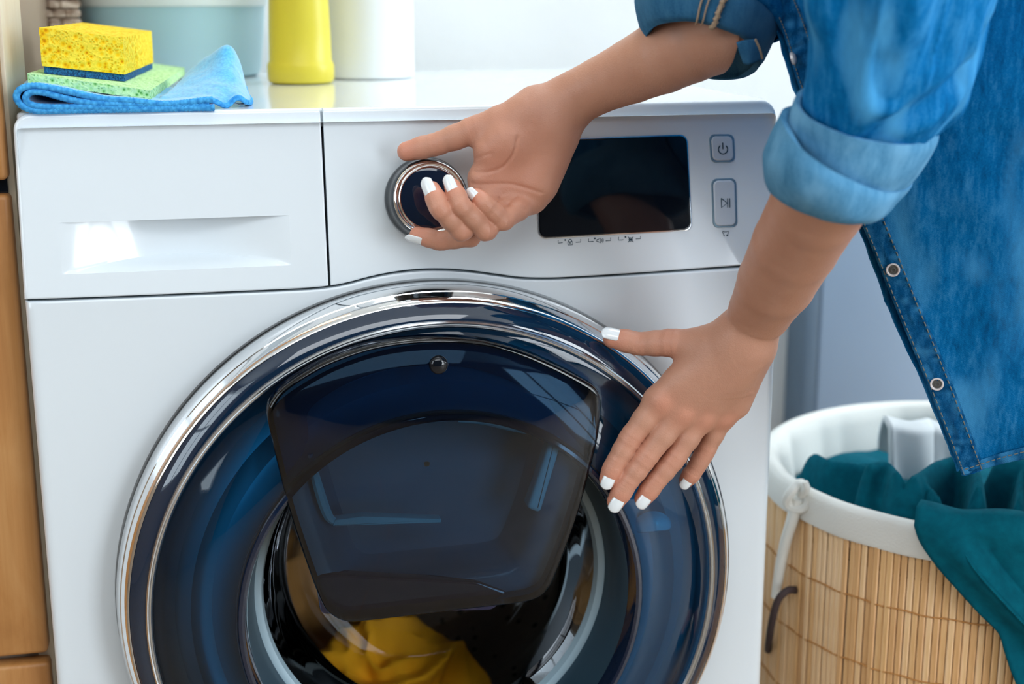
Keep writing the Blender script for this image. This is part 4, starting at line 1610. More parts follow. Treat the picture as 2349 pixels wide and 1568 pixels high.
nail_of(fM, c2(430, 895, -.0525) * 0 + np.array([-.45, -.95, .10]), .0100, .0128, .0066)
nail_of(fRg, np.array([-.35, -.95, .12]), .0088, .0118, .0063)
nail_of(fP, np.array([-.55, -.85, .1]), .0078, .0098, .0056)
nail_of([c2(500, 1262, -.0285), c2(338, 1218, -.024)], np.array([.05, -.75, -.75]), .0092, .0125, .0062)
nail_of([th[2], th[3]], np.array([0, .95, .3]), .0105, .0085, .0076)


# ---- left hand and forearm (resting on the door)
arm_l = [(at(1684, 832, -.089), .0170), (at(1702, 790, -.0945), .0190), (at(1722, 752, -.099), .0208), (at(1745, 712, -.112), .0238), (at(1782, 645, -.138), .0285), (at(1826, 560, -.172), .0305), (at(1876, 470, -.208), .0318), (at(1925, 385, -.238), .034)]
lo = np.array([at(1370, 760, -.05)[0] - .012, -.29, at(1420, 1180, -.06)[2] - .012])
hi = np.array([arm_l[-1][0][0] + .045, -.02, arm_l[-1][0][2] + .0])
fl_ = Field(lo, hi, RES)
nrm_l = np.array([.25, 1.0, .25])
for (a, ra), (b_, rb_) in zip(arm_l[:-1], arm_l[1:]):
    fl_.cone(a, b_, ra, rb_, .002, nrm_l, 1.12)
MCPl = {'index': at(1512, 918, -.0755), 'middle': at(1560, 945, -.0790), 'ring': at(1608, 955, -.0775), 'pinky': at(1655, 955, -.0735)}
Wl = at(1701, 788, -.0965)
for nm, r in (('index', .0122), ('middle', .0126), ('ring', .0120), ('pinky', .0108)):
    fl_.cone(Wl, MCPl[nm], .0200, r, .012, nrm_l, 1.15)
fl_.cone(at(1735, 800, -.090), at(1690, 925, -.078), .0135, .0110, .009)
thl = [at(1630, 795, -.084), at(1540, 786, -.068), at(1466, 788, -.0545), at(1405, 775, -.0455)]
fl_.cone(at(1660, 790, -.088), thl[0], .0165, .0150, .009)
fl_.cone(thl[0], at(1560, 870, -.078), .0125, .0100, .010)
palm_F = fl_.F.copy()
FI = [MCPl['index'], at(1446, 1004, -.0735), at(1412, 1062, -.0730), at(1395, 1098, -.0720)]
FM = [MCPl['middle'], at(1480, 1050, -.0780), at(1438, 1108, -.0765), at(1413, 1149, -.0745)]
FG = [MCPl['ring'], at(1546, 1052, -.0770), at(1503, 1105, -.0760), at(1475, 1143, -.0740)]
FP = [MCPl['pinky'], at(1618, 1034, -.0685), at(1593, 1078, -.0665), at(1575, 1101, -.0640)]
finger(fl_, palm_F, thl, [.0135, .0108, .0090, .0078], .008)
finger(fl_, palm_F, FI, [.0104, .0088, .0078, .0070], .006)
finger(fl_, palm_F, FM, [.0107, .0090, .0080, .0072], .006)
finger(fl_, palm_F, FG, [.0103, .0087, .0078, .0070], .006)
finger(fl_, palm_F, FP, [.0092, .0077, .0068, .0060], .006)
for nm in MCPl:                                      # knuckles
    p = MCPl[nm] + np.array([0, -.0055, .002])
    fl_.cone(p, p + np.array([.001, .001, .003]), .0072, .0066, .006)
    flush_pts.append((MCPl[nm] + np.array([0, -.011, 0]), .011, .45))
Vl, Ql = fl_.mesh()
Vl = relax(Vl, Ql, 3)
fl_l = flush_pts
nail_of(FI, np.array([-.25, -.92, .1]), .0098, .0098, .0070)
nail_of(FM, np.array([-.15, -.95, .1]), .0104, .0106, .0072)
nail_of(FG, np.array([-.12, -.95, .1]), .0098, .0098, .0070)
nail_of(FP, np.array([-.25, -.92, .1]), .0082, .0086, .0060)
nail_of([thl[2], thl[3]], np.array([-.05, -.75, .62]), .0108, .0130, .0078)

# ---- trunk, coarse, joined to both forearms inside the sleeves
SH_L, SH_R = np.array([.76, -.27, 1.20]), np.array([.78, -.02, 1.20])
EL_L = at(1990, 250, -.236)
AL = [arm_l[-1][0], EL_L, at(2060, 60, -.258), at(2095, -110, -.262), at(2120, -230, -.265), SH_L]
AR = [EXT_R[0], at(1700, 15, -.115), at(1712, -100, -.112), at(1735, -230, -.110), SH_R]
HIP = np.array([1.19, -.14, .86])
bl = Field((.40, -.46, .02), (1.46, .24, 1.298), .011)
bl.cone(HIP + np.array([0, -.05, 0]), HIP + np.array([0, .05, 0]), .115, .115, .05)
bl.cone(HIP, np.array([.98, -.13, 1.05]), .110, .090, .06, (0, 1, 0), 1.1)
bl.cone(np.array([.98, -.13, 1.05]), np.array([.82, -.14, 1.17]), .090, .085, .06, (0, 1, 0), .9)
bl.cone(np.array([.80, -.22, 1.20]), np.array([.80, -.06, 1.20]), .055, .055, .04)
bl.cone(np.array([.80, -.14, 1.20]), np.array([.735, -.14, 1.33]), .060, .052, .03)
for P_, rr in ((AL, [.034, .034, .034, .034, .036, .042]), (AR, [.031, .032, .033, .034, .042])):
    for i in range(len(P_) - 1):
        bl.cone(P_[i] + (P_[i + 1] - P_[i]) * (.3 if i == 0 else 0), P_[i + 1], rr[i], rr[i + 1], .004 if i < len(P_) - 2 else .02)
for sy in (-1, 1):
    bl.cone(HIP + np.array([.0, .075 * sy, -.04]), HIP + np.array([-.02, .085 * sy, -.42]), .085, .058, .03)
    bl.cone(HIP + np.array([-.02, .085 * sy, -.42]), HIP + np.array([.03, .085 * sy, -.80]), .056, .036, .02)
    bl.cone(HIP + np.array([.03, .085 * sy, -.805]), HIP + np.array([-.12, .095 * sy, -.822]), .034, .026, .02)
Vb, Qb = bl.mesh()
Vb = relax(Vb, Qb, 3)


# head, looking down towards the machine (above the picture)
hd = Field((.50, -.27, 1.312), (.86, -.01, 1.60), .0042)
HC = np.array([.665, -.14, 1.445])
hd.cone((.752, -.14, 1.296), (.70, -.14, 1.40), .053, .052, .02)
hd.cone(HC + (.018, 0, .018), HC + (-.012, 0, .010), .082, .078, .02, (0, 1, 0), 1.12)
hd.cone(HC + (-.022, 0, -.015), HC + (-.072, 0, -.062), .066, .043, .03, (0, 1, 0), 1.05)
hd.cone(HC + (-.085, 0, -.078), HC + (-.090, 0, -.070), .018, .018, .02)          # chin
hd.cone(HC + (-.092, 0, .012), HC + (-.118, 0, -.024), .009, .013, .010)          # nose
hd.cone(HC + (-.080, -.035, .022), HC + (-.080, .035, .022), .014, .014, .014)    # brow
for sy in (-1, 1):
    hd.cone(HC + (-.078, .035 * sy, -.022), HC + (-.070, .042 * sy, -.030), .016, .014, .016)
    hd.cone(HC + (.012, .077 * sy, .006), HC + (-.004, .078 * sy, -.022), .012, .008, .006, (0, 1, 0), 1.8)
hd.cone(HC + (-.099, -.014, -.051), HC + (-.099, .014, -.051), .006, .006, .006)
Vh, Qh = hd.mesh()
Vh = relax(Vh, Qh, 3)
NECK = np.array([.742, -.14, 1.305])

person = thing('person', (HIP[0], HIP[1], 0), 'person in blue denim shirt bending over, hands on door and dial', 'person')

# ---- one continuous body mesh: both arms bridged onto the trunk
keep = np.ones(len(Vb), bool)
pr_, pl_ = EXT_R[0] + d_ * .25, arm_l[-1][0] + (EL_L - arm_l[-1][0]) * .25
keep &= ~((Vb[:, 0] < pr_[0] + .004) & (np.linalg.norm(Vb - pr_, axis=1) < .12))
keep &= ~((Vb[:, 2] < pl_[2] + .004) & (np.linalg.norm(Vb - pl_, axis=1) < .12))
V = np.vstack([Vr, Vl, Vb, Vh])
n1, n2 = len(Vr), len(Vr) + len(Vl)
n3 = n2 + len(Vb)
Qb2 = Qb[keep[Qb].all(1)]
Q = np.vstack([Qr, Ql + n1, Qb2 + n2, Qh + n3])
used = np.unique(Q)
remap = np.full(len(V), -1)
remap[used] = np.arange(len(used))
part = np.where(used < n1, 0, np.where(used < n2, 1, np.where(used < n3, 2, 3)))
V, Q = V[used], remap[Q]
fl_attr = np.zeros(len(V))
for pts, k in ((fl_r, 0), (fl_l, 1)):
    mask = part == k
    for p, r, s_ in pts:
        d = np.linalg.norm(V[mask] - p, axis=1)
        fl_attr[mask] = np.maximum(fl_attr[mask], s_ * np.exp(-(d / r) ** 2))
# the palm side of the right hand is rosier
pc_ = c2(1050, 720, -.05)
mask = part == 0
d = np.linalg.norm((V[mask] - pc_) * np.array([1, .6, 1]), axis=1)
fl_attr[mask] = np.maximum(fl_attr[mask], .38 * np.exp(-(d / .05) ** 2))
me = bpy.data.meshes.new('body')
base = np.array(person.location)
me.from_pydata((V - base).tolist(), [], Q.tolist())
bm = bmesh.new()
bm.from_mesh(me)
bm.verts.ensure_lookup_table()
parts_ = part


def loops_near(k, p, R_):
    return [e for e in bm.edges if e.is_boundary and parts_[e.verts[0].index] == k and (np.linalg.norm(np.array(e.verts[0].co) + base - p) < R_)]


for k, p in ((0, EXT_R[0]), (1, arm_l[-1][0]), (3, NECK)):
    e1, e2 = loops_near(k, p, .09), loops_near(2, p, .10)
    try:
        bmesh.ops.bridge_loops(bm, edges=e1 + e2)
    except Exception as ex:
        print('bridge', k, len(e1), len(e2), ex)
bmesh.ops.recalc_face_normals(bm, faces=bm.faces)
bm.to_mesh(me)
bm.free()
me.shade_smooth()
me.materials.append(M['skin'])
body = bpy.data.objects.new('body', me)
C.objects.link(body)
body.parent = person
set_attr(body, 'flush', np.r_[fl_attr, np.zeros(max(0, len(me.vertices) - len(fl_attr)))][:len(me.vertices)])

for sy in (-1, 1):
    e_ = HC + np.array([-.0835, .031 * sy, .006])
    lk = np.array([-.86, .0, -.5])
    t_ = np.linspace(0, pi, 12)
    ball = lambda c, r: grid([[c + r * np.array([math.cos(a), math.sin(a) * math.cos(b_), math.sin(a) * math.sin(b_)]) for b_ in np.linspace(0, 2 * pi, 20, endpoint=False)] for a in np.linspace(.02, pi - .02, 14)], False, True)
    ey = mk('eye', *ball(e_, .0115), M['eye'], body, ang=0)
    mk('iris', *ball(e_ + lk * .0068, .0056), M['iris'], ey, ang=0)
    br = smooth_path([HC + np.array([-.097, .014 * sy, .034]), HC + np.array([-.094, .032 * sy, .040]), HC + np.array([-.080, .050 * sy, .033])], 14)
    mk('eyebrow', *tube(br, .0035 * np.sin(np.linspace(.3, 2.9, 14)), 6), M['hair'], body)
lp = smooth_path([HC + np.array([-.094, -.022, -.052]), HC + np.array([-.1045, 0, -.051]), HC + np.array([-.094, .022, -.052])], 16)
mk('lips', *tube(lp, .0048 * np.sin(np.linspace(.25, 2.9, 16)), 8), M['lip'], body)
hr = Field((.56, -.27, 1.30), (.90, -.01, 1.60), .006)
hr.cone(HC + np.array([.022, 0, .026]), HC + np.array([-.004, 0, .030]), .089, .082, .02, (0, 1, 0), 1.06)
hr.cone(HC + np.array([.05, 0, .0]), HC + np.array([.075, 0, -.03]), .072, .055, .03)
hr.cone(HC + np.array([.13, 0, .03]), HC + np.array([.14, 0, .02]), .040, .040, .025)
V_, Q_ = hr.mesh()
V_ = relax(V_, Q_, 3)
V_ += (V_ - HC) / np.linalg.norm(V_ - HC, axis=1)[:, None] * (.0015 * vnoise(V_ * np.array([1, 3, 1]), 70, 5))[:, None]
mk('hair', V_, Q_, M['hair'], person, ang=0)

# ---- painted nails
for a, b_, dn, w_, ln, r, push in nails:
    d = (b_ - a) / np.linalg.norm(b_ - a)
    n_ = dn - d * np.dot(dn, d)
    n_ /= np.linalg.norm(n_)
    s_ = np.cross(d, n_)
    R_ = r * 1.07
    half = w_ / 2 / R_
    G = []
    for i in range(13):
        v_ = i / 12
        row = []
        for j in range(11):
            u_ = j / 10 * 2 - 1
            # squared-off oval outline
            wv = (1 - max(0, (.22 - v_) / .22) ** 2.2 * .45) * (1 - max(0, (v_ - .86) / .14) ** 2.2 * .50)
            th_ = u_ * half * wv * 1.05
            x = -ln * .60 + ln * 1.12 * v_ + ln * .10 * (1 - u_ * u_) * (v_ - .3)
            hgt = R_ * (1 - .05 * (v_ - .45) ** 2 * 4) - max(0, v_ - .55) ** 2 * .0028
            row.append(b_ + d * (x + .0012) + n_ * (math.cos(th_) * hgt) + s_ * (math.sin(th_) * hgt))
        G.append(row)
    V, F = grid(np.array(G))
    o = mk('fingernail', V, F, M['nail'], body, ang=0)
    solidify(o, .0007, 0)

# ---- denim shirt
def ring(Lp, Rp, Fp, Yc, D, n=72):
    Lq, Rq = at(*Lp, Yc), at(*Rp, Yc)
    c, a = (Lq + Rq) / 2, (Rq - Lq) / 2
    b_ = at(*Fp, Yc - D) - c
    t = np.linspace(0, 2 * pi, n, endpoint=False) + pi
    return c + np.cos(t)[:, None] * a + np.sin(t)[:, None] * -b_ * 1.0


def loft(rows, k):
    rows = np.array(rows)
    return np.array([smooth_path(rows[:, j], k) for j in range(rows.shape[1])]).transpose(1, 0, 2)


def normals(G, closed=True):
    du = np.gradient(G, axis=0)
    if closed:
        dv = (np.roll(G, -1, 1) - np.roll(G, 1, 1)) / 2
    else:
        dv = np.gradient(G, axis=1)
    n_ = np.cross(du, dv)
    return n_ / (np.linalg.norm(n_, axis=2)[..., None] + 1e-12)


def outward(G, n_):
    c = G.mean(axis=(0, 1))
    return n_ if ((G - c) * n_).sum() > 0 else -n_


shirt = bpy.data.objects.new('denim_shirt', None)
C.objects.link(shirt)
shirt.parent = person
shirt['label'] = 'blue denim shirt with rolled sleeves'

# torso: an open-fronted shell; u runs from the near placket edge round the far side, v from collar to hem
edge = [((1700, -210), -.155), ((1740, -110), -.150), ((1772, 0), -.145), ((1804, 92), -.142), ((1834, 202), -.140), ((1905, 362), -.140), ((1979, 520), -.140), ((2052, 700), -.140), ((2128, 885), -.140), ((2196, 1062), -.140), ((2206, 1090), -.140)]
Epts = smooth_path([at(*p, Y) for p, Y in edge], 120)
TOPR, HEMR = np.array([.94, -.14, 1.35]), np.array([1.38, -.14, .91])
hemA = at(2206, 1090, -.140)


def torso(u, v_):
    """u in 0..1 along the near side, 1..2 along the far side"""
    s_ = v_ * 119
    i = min(int(s_), 118)
    E_ = Epts[i] * (1 - (s_ - i)) + Epts[i + 1] * (s_ - i)
    R_ = TOPR * (1 - v_) + HEMR * v_
    uu = u if u <= 1 else 2 - u
    w = uu ** 1.0
    p = E_ + (R_ - E_) * w
    prof = math.sin(pi * min(w ** .80, 1.0)) ** 1.25 if w < .42 else (1 + .40 * min(1, (w - .42) / .25)) * math.sqrt(max(0, 1 - max(0, (w - .66) / .34) ** 2.6))
    if u <= 1:
        y = -.140 - .098 * prof
        y += .004 * math.sin(26 * uu + 3 * v_) * min(1, uu * 9) * (1 - uu) + (.0035 * math.sin(60 * uu) * math.exp(-((v_ - 1) / .12) ** 2) * min(1, uu * 14))
    else:
        y = -.130 + .112 * prof
    # the skirt of the shirt flares and sags a little below the belly line
    p = p.copy()
    p[1] = y
    return p


us = np.r_[np.linspace(0, 1, 150) ** 1.25, 2 - (np.linspace(1, 0, 60) ** 1.2)[1:]]
vs = np.linspace(0, 1, 130)
G = np.array([[torso(u, v_) for u in us] for v_ in vs])
nT = normals(G, False)
if nT[60, 60, 1] > 0:
    nT = -nT
wr = .0022 * fbm(G * np.array([1, 1, .55]), 22, 31, 3) + .0009 * vnoise(G, 120, 40)
fade = np.clip(us / .05, 0, 1)[None, :]
G = G + nT * (wr * fade)[..., None]
for pl, dp, w_ in (([(2290, 330, -.2), (2330, 450, -.21), (2390, 600, -.22)], .004, .014), ([(2170, 420, -.19), (2210, 620, -.2), (2250, 800, -.2)], .0025, .012), ([(2150, 560, -.18), (2230, 760, -.19), (2290, 950, -.19)], -.0025, .012),
                   ([(2270, 520, -.2), (2300, 700, -.2), (2330, 900, -.2)], .003, .012), ([(2040, 560, -.16), (2120, 700, -.17), (2190, 880, -.175)], -.0018, .010)):
    G = groove(G, nT, [at(*c) for c in pl], dp, w_)
sh = mk('shirt_body', *grid(G), M['denim'], shirt, ang=0)
wear_lit = np.clip(fbm(G * np.array([1, 1, .35]), 30, 50, 3) * .9 - .12, 0, .55)
set_attr(sh, 'wear_lit', wear_lit.reshape(-1))
solidify(sh, .0014, -1)


def Tn(u, v_, off):
    a, b_, c = torso(u, v_), torso(u + .004, v_), torso(u, min(v_ + .004, 1.0) if v_ < .99 else v_ - .004)
    n_ = np.cross(b_ - a, c - a)
    n_ /= np.linalg.norm(n_) + 1e-12
    if n_[1] > 0:
        n_ = -n_
    return a + n_ * off


def u_at(px_off, v_):
    """u for a distance px_off (m) from the placket edge measured along x"""
    lo_, hi_ = 0.0, .5
    e = torso(0, v_)
    for _ in range(22):
        mid = (lo_ + hi_) / 2
        if np.linalg.norm(torso(mid, v_) - e) < px_off:
            lo_ = mid
        else:
            hi_ = mid
    return lo_


PW = .0175
vv = np.linspace(.02, 1.0, 260)
uw = np.array([u_at(PW, v_) for v_ in vv])
GP = []
for v_, w in zip(vv, uw):
    row = []
    for j in range(13):
        t = j / 12
        puck = .0006 * math.sin(v_ * 210 + 2 * math.sin(v_ * 37)) * math.sin(pi * t) + .0008 * math.exp(-((t - .5) / .07) ** 2) * (.5 + .5 * math.sin(v_ * 90))
        row.append(Tn(w * t + 1e-4, v_, (.0016 if 0 < j < 12 else .0002) + puck))
    GP.append(row)
GP = np.array(GP)
pk = mk('placket', *grid(GP), M['denim_dk'], shirt, ang=0)
set_attr(pk, 'wear_lit', np.clip(.8 * np.abs(vnoise(GP, 150, 3)) - .18, 0, 1).reshape(-1))
# hem band
uh = np.linspace(.002, .99, 260)
GH_ = []
for u in uh:
    row = []
    for j in range(8):
        t = j / 7
        v_ = 1.0 - .090 * (1 - t)
        puck = .0007 * math.sin(u * 330) * math.sin(pi * t) ** .5
        row.append(Tn(u, v_, (.0018 if 0 < j < 7 else .0003) + puck))
    GH_.append(row)
hm_ = mk('hem', *grid(np.array(GH_)), M['denim_dk'], shirt, ang=0)
set_attr(hm_, 'wear_lit', (.35 + .35 * np.sin(np.repeat(uh, 8) * 330)))


def dashes(path_fn, n, r=.00042, duty=.62):
    mb = MB()
    for i in range(n):
        a, b_ = path_fn((i + .5 - duty / 2) / n), path_fn((i + .5 + duty / 2) / n)
        mb.add(*tube([a, (a + b_) / 2 + (np.array([0, -1, 0]) * .0002), b_], r, 5))
    return mb


ii = lambda t: .03 + .95 * t
for off in (.0022, PW - .0018):
    mb = dashes(lambda t, off=off: Tn(u_at(off, ii(t)), ii(t), .0019), 120)
    tag(mb.build('stitching', M['thread'], shirt), kind='stuff')
mb = dashes(lambda t: Tn(.004 + .6 * t, 1.0 - .080, .0022), 120)
tag(mb.build('stitching', M['thread'], shirt), kind='stuff')
# side seam
sp = np.array([Tn(.235 + .10 * (1 - t) ** 1.3 + .0 * t, .12 + .86 * t, .0006) for t in np.linspace(0, 1, 50)])
mk('side_seam', *tube(sp, .0012, 6), M['denim'], shirt)
# snaps
for (pu, pv) in ((2048, 621), (2149, 876)):
    best = min(((np.hypot(*(np.array([np.dot(q - CAM, RT), -np.dot(q - CAM, UP)]) / np.dot(q - CAM, fwd) * FPX + np.array([W / 2, H / 2]) - np.array([pu, pv]))), k, j) for k, r_ in enumerate(GP) for j, q in enumerate(r_)))
    k, j = best[1], best[2]
    a = GP[k, j]
    n_ = np.cross(GP[min(k + 3, len(GP) - 1), j] - a, GP[k, min(j + 2, 12)] - GP[k, max(j - 2, 0)])
    n_ = n_ / np.linalg.norm(n_)
    if n_[1] > 0:
        n_ = -n_
    n_ = n_ * .5 + .5 * (CAM - a) / np.linalg.norm(CAM - a)
    n_ /= np.linalg.norm(n_)
    ex = np.cross(np.array([0, 0, 1]), n_) * -1
    ex /= np.linalg.norm(ex)
    f2 = Frame(a + n_ * .0008, ex, np.cross(n_, ex))
    sb = mk('snap_button', *lathe_fr(f2, [(.0049, -.001), (.0051, .0006), (.0049, .0013), (.0042, .0015), (.0037, .0011), (.0035, .0004)], (0, 0), 32), M['snap'], shirt)
    mk('snap_socket', *lathe_fr(f2, [(.0036, .0004), (.0022, .0003), (.0019, .0009), (.0014, .0010), (.0011, .0003), (.0001, .0002)], (0, 0), 28), M['snapdk'], sb)
a = torso(0.012, .31)
f2 = Frame(at(1819, 134, -.1465), np.array([.5, .8, 0]) / np.linalg.norm([.5, .8, 0]), np.array([-.25, .15, .95]))
mk('snap_button', *lathe_fr(f2, [(.0045, -.001), (.0045, .0008), (.0038, .0014), (.0025, .0022), (.0001, .0024)], (0, 0), 28), M['snap'], shirt)

# near (left) sleeve
rows = [ring((1890, -230), (2330, -190), (2110, -170), -.262, .060), ring((1868, -110), (2308, -90), (2085, -60), -.262, .060), ring((1854, 0), (2286, 0), (2062, 40), -.258, .060),
        ring((1864, 80), (2272, 88), (2060, 130), -.252, .058), ring((1858, 160), (2246, 178), (2040, 225), -.245, .056), ring((1846, 220), (2204, 246), (2010, 300), -.238, .053), ring((1846, 270), (2140, 305), (1985, 345), -.232, .047), ring((1862, 330), (2080, 355), (1965, 395), -.226, .041)]


def ring_w(c, ax, r, D, n=72):
    """ring across a limb in world space, running the same way round as ring()"""
    ax = np.array(ax, float) / np.linalg.norm(ax)
    a = np.cross(ax, [0, 1.0, 0])
    a = a if a[0] > 0 else -a
    t = np.linspace(0, 2 * pi, n, endpoint=False) + pi
    return np.array(c) + np.cos(t)[:, None] * a * r + np.sin(t)[:, None] * np.array([0, D, 0])


c0_ = np.array(rows[0]).mean(0)
dv_ = SH_L - c0_
rows = [ring_w(SH_L + dv_ * .22, dv_, .085, .075), ring_w(c0_ + dv_ * .75, dv_, .076, .070)] + rows
rows = [np.array(r) for r in rows]
G = loft(rows, 110)
n_ = outward(G, normals(G))
t_ = np.linspace(0, 1, 110)[:, None]
th_ = np.linspace(0, 2 * pi, 72, endpoint=False)[None, :]
G2 = np.array([[G[i, (j // 3)] * (1 - (j % 3) / 3) + G[i, (j // 3 + 1) % 72] * ((j % 3) / 3) for j in range(216)] for i in range(110)])
n_ = outward(G2, normals(G2))
fold_ = .0040 * fbm(G2 * np.array([1.0, 1.0, .38]) + np.array([0, 0, 0]), 26, 61, 3) + .0045 * np.clip(1 - np.abs(vnoise(G2 * np.array([1, 1, .5]), 24, 70)) * 5, 0, 1) * np.linspace(.2, 1, 110)[:, None]
G2 = G2 + n_ * fold_[..., None]
# the deep diagonal fold that runs from the elbow side into the cuff, and softer ones along the arm
n_ = outward(G2, normals(G2))
for pl, dp, w_ in (([(2000, 345, -.292), (2080, 300, -.296), (2160, 245, -.290), (2230, 170, -.278), (2262, 90, -.272)], .010, .011), ([(2085, 315, -.292), (2170, 262, -.284), (2240, 190, -.272)], -.004, .009),
                   ([(1940, -40, -.310), (1945, 60, -.308), (1930, 170, -.298), (1915, 260, -.285)], .005, .014), ([(2105, -60, -.322), (2095, 60, -.318), (2060, 160, -.308), (2025, 240, -.296)], -.0045, .012),
                   ([(2190, -60, -.312), (2180, 40, -.308), (2150, 120, -.300)], .004, .011), ([(1985, 120, -.305), (1975, 220, -.296), (1965, 300, -.285)], -.004, .010), ([(2030, 150, -.304), (2010, 250, -.294)], .0035, .008)):
    G2 = groove(G2, n_, [at(*c) for c in pl], dp, w_)
o = mk('sleeve', *grid(G2, False, True), M['denim'], shirt, ang=0)
wear_lit = np.clip(fbm(G2 * np.array([1, 1, .25]), 34, 80, 3) * 1.5 - .55 + .5 * np.clip((G2[..., 0] - .575) / .05, 0, 1) * np.clip((G2[..., 2] - .86) / .05, 0, 1), 0, .7)  # random wear streaks, plus light painted onto the upper right side
set_attr(o, 'wear_lit', wear_lit.reshape(-1))
solidify(o, .0016, -1)


def cuffband(rows, mname, thick, seed, parent=shirt, name='cuff', amp=.0016):
    G = loft([np.array(r) for r in rows], 26)
    n_ = outward(G, normals(G))
    G = G + n_ * (amp * fbm(G, 30, seed, 3))[..., None]
    n_ = outward(G, normals(G))
    inner = (G - n_ * thick)[::-1]
    V = np.concatenate([G, inner], 0)
    # rounded closing rows
    V = np.concatenate([V, V[:1]], 0)
    o = mk(name, *grid(V, False, True), M[mname], parent, ang=0)
    set_attr(o, 'wear_lit', np.clip(fbm(V, 40, seed + 5, 2) * .8, 0, .5).reshape(-1))
    subsurf(o, 1)
    return o


# upper turn-up, then the lower turn-up overlapping it
cuffband([ring((1828, 214), (2150, 300), (1962, 318), -.230, .0605), ring((1816, 240), (2150, 325), (1955, 345), -.228, .0600), ring((1808, 290), (2122, 372), (1940, 395), -.224, .0585), ring((1806, 345), (2080, 425), (1925, 435), -.220, .055)], 'denim_in', .0040, 91, name='cuff_upper_turn')
cuffband([ring((1800, 250), (2092, 430), (1903, 388), -.223, .0665), ring((1771, 300), (2078, 446), (1898, 420), -.220, .0705), ring((1751, 345), (2060, 462), (1890, 458), -.217, .0705), ring((1751, 390), (2042, 480), (1890, 490), -.214, .067), ring((1762, 424), (2024, 492), (1888, 505), -.211, .061), ring((1775, 428), (2010, 490), (1890, 500), -.210, .055)], 'denim_in', .0060, 97, name='cuff_lower_turn')
# seam across the turn-up
# far (right) sleeve
rows = [ring((1500, 40), (1735, 128), (1640, 60), -.102, .040), ring((1475, -40), (1765, 104), (1690, 0), -.106, .045), ring((1490, -85), (1797, 78), (1716, -30), -.110, .047), ring((1540, -190), (1800, 5), (1720, -100), -.112, .046), ring((1600, -320), (1830, -80), (1740, -210), -.110, .046)]
c0_ = np.array(rows[-1]).mean(0)
dv_ = SH_R - c0_
rows += [ring_w(c0_ + dv_ * .6, dv_, .068, .062), ring_w(SH_R + dv_ * .2, dv_, .082, .072)]
G = loft([np.array(r) for r in rows], 80)
n_ = outward(G, normals(G))
G = G + n_ * (.0030 * fbm(G, 28, 111, 3))[..., None]
o = solidify(mk('sleeve', *grid(G[16:], False, True), M['denim'], shirt, ang=0), .0016, -1)
wear_lit = np.clip(fbm(G[16:], 34, 120, 3) * .8 - .2, 0, .4)
set_attr(o, 'wear_lit', wear_lit.reshape(-1))
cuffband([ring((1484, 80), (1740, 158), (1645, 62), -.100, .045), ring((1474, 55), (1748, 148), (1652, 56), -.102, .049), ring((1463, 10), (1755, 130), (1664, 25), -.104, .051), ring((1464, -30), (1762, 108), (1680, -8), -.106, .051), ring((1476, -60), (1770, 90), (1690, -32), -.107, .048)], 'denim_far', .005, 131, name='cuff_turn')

# tan overlocked seam on the far cuff, and the small tab
def front_pt(rows, th, k, off=.0012):
    G = loft([np.array(r) for r in rows], 30)
    n_ = outward(G, normals(G))
    return G[:, th] + n_[:, th] * off


rowsC = [ring((1484, 80), (1740, 158), (1645, 62), -.100, .045), ring((1474, 55), (1748, 148), (1652, 56), -.102, .049), ring((1463, 10), (1755, 130), (1664, 25), -.104, .051), ring((1464, -30), (1762, 108), (1680, -8), -.106, .051), ring((1476, -60), (1770, 90), (1690, -32), -.107, .048)]
for th, r, mm in ((14, .0007, 'overlock'), (15, .0006, 'overlock'), (17, .0019, 'overlock')):
    P = front_pt(rowsC, th, 30, .0014)
    z_ = np.zeros((len(P), 3))
    P2 = smooth_path(P, 120)
    if r > .001:
        P2[:, 0] += .0006 * np.sin(np.arange(120) * 1.9)
    mk('overlock_seam', *tube(P2, r + (.0003 * np.sin(np.arange(120) * 2.3) if r > .001 else 0), 6), M[mm], shirt)

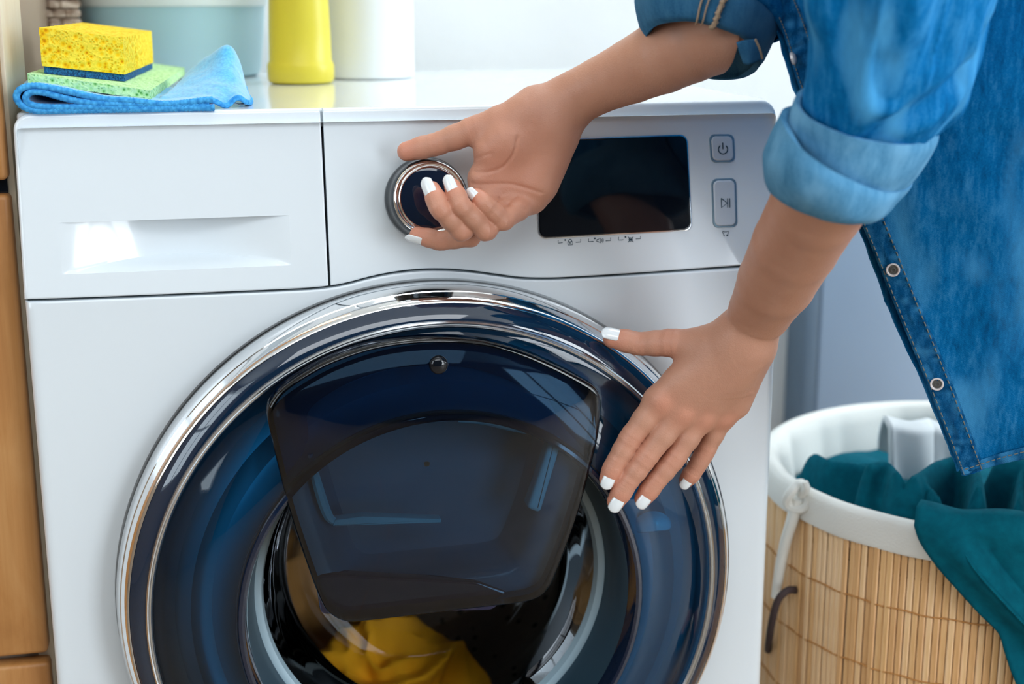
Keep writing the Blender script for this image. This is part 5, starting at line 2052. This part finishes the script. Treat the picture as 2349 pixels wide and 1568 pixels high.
tabp = np.array([[at(*c) for c in r] for r in ([(1689, 98, -.149), (1709, 92, -.151), (1731, 90, -.149)], [(1696, 118, -.147), (1717, 114, -.150), (1741, 112, -.147)], [(1706, 144, -.143), (1721, 146, -.146), (1747, 134, -.143)])])
tb = np.array([smooth_path(r, 14) for r in tabp])
tb = np.array([smooth_path(tb[:, j], 14) for j in range(14)]).transpose(1, 0, 2)
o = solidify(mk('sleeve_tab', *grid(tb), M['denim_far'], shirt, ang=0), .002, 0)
mk('tab_stitching', *tube(np.vstack([tb[1:, 1], tb[-2, 2:-1]]), .0005, 5), M['overlock'], shirt)
mk('tab_stitching', *tube(tb[:, -1] + np.array([0, -.0012, 0]), .0009, 6), M['overlock'], shirt)

# trousers and shoes (mostly outside the frame)
tr = Field((.86, -.46, .02), (1.48, .20, 1.08), .012)
tr.cone(HIP + np.array([-.02, -.05, .03]), HIP + np.array([-.02, .05, .03]), .150, .150, .05)
tr.cone(HIP + np.array([0, -.05, -.03]), HIP + np.array([0, .05, -.03]), .140, .140, .05)
for sy in (-1, 1):
    tr.cone(HIP + np.array([.0, .075 * sy, -.04]), HIP + np.array([-.02, .085 * sy, -.42]), .112, .074, .03)
    tr.cone(HIP + np.array([-.02, .085 * sy, -.42]), HIP + np.array([.03, .085 * sy, -.77]), .074, .057, .02)
Vt, Qt = tr.mesh()
Vt = relax(Vt, Qt, 3)
mk('trousers', Vt, Qt, M['trouser'], person, ang=0)
for sy in (-1, 1):
    sf_ = Field(HIP + np.array([-.20, .085 * sy - .07, -.875]), HIP + np.array([.12, .085 * sy + .08, -.74]), .008)
    sf_.cone(HIP + np.array([.045, .085 * sy, -.825]), HIP + np.array([-.12, .095 * sy, -.832]), .040, .034, .02, (0, 0, 1), 1.15)
    Vs_, Qs_ = sf_.mesh()
    Vs_ = relax(Vs_, Qs_, 2)
    Vs_[:, 2] = np.maximum(Vs_[:, 2] - Vs_[:, 2].min() + .0, .0005)
    mk('shoe', Vs_, Qs_, M['trouser'], person, ang=0)
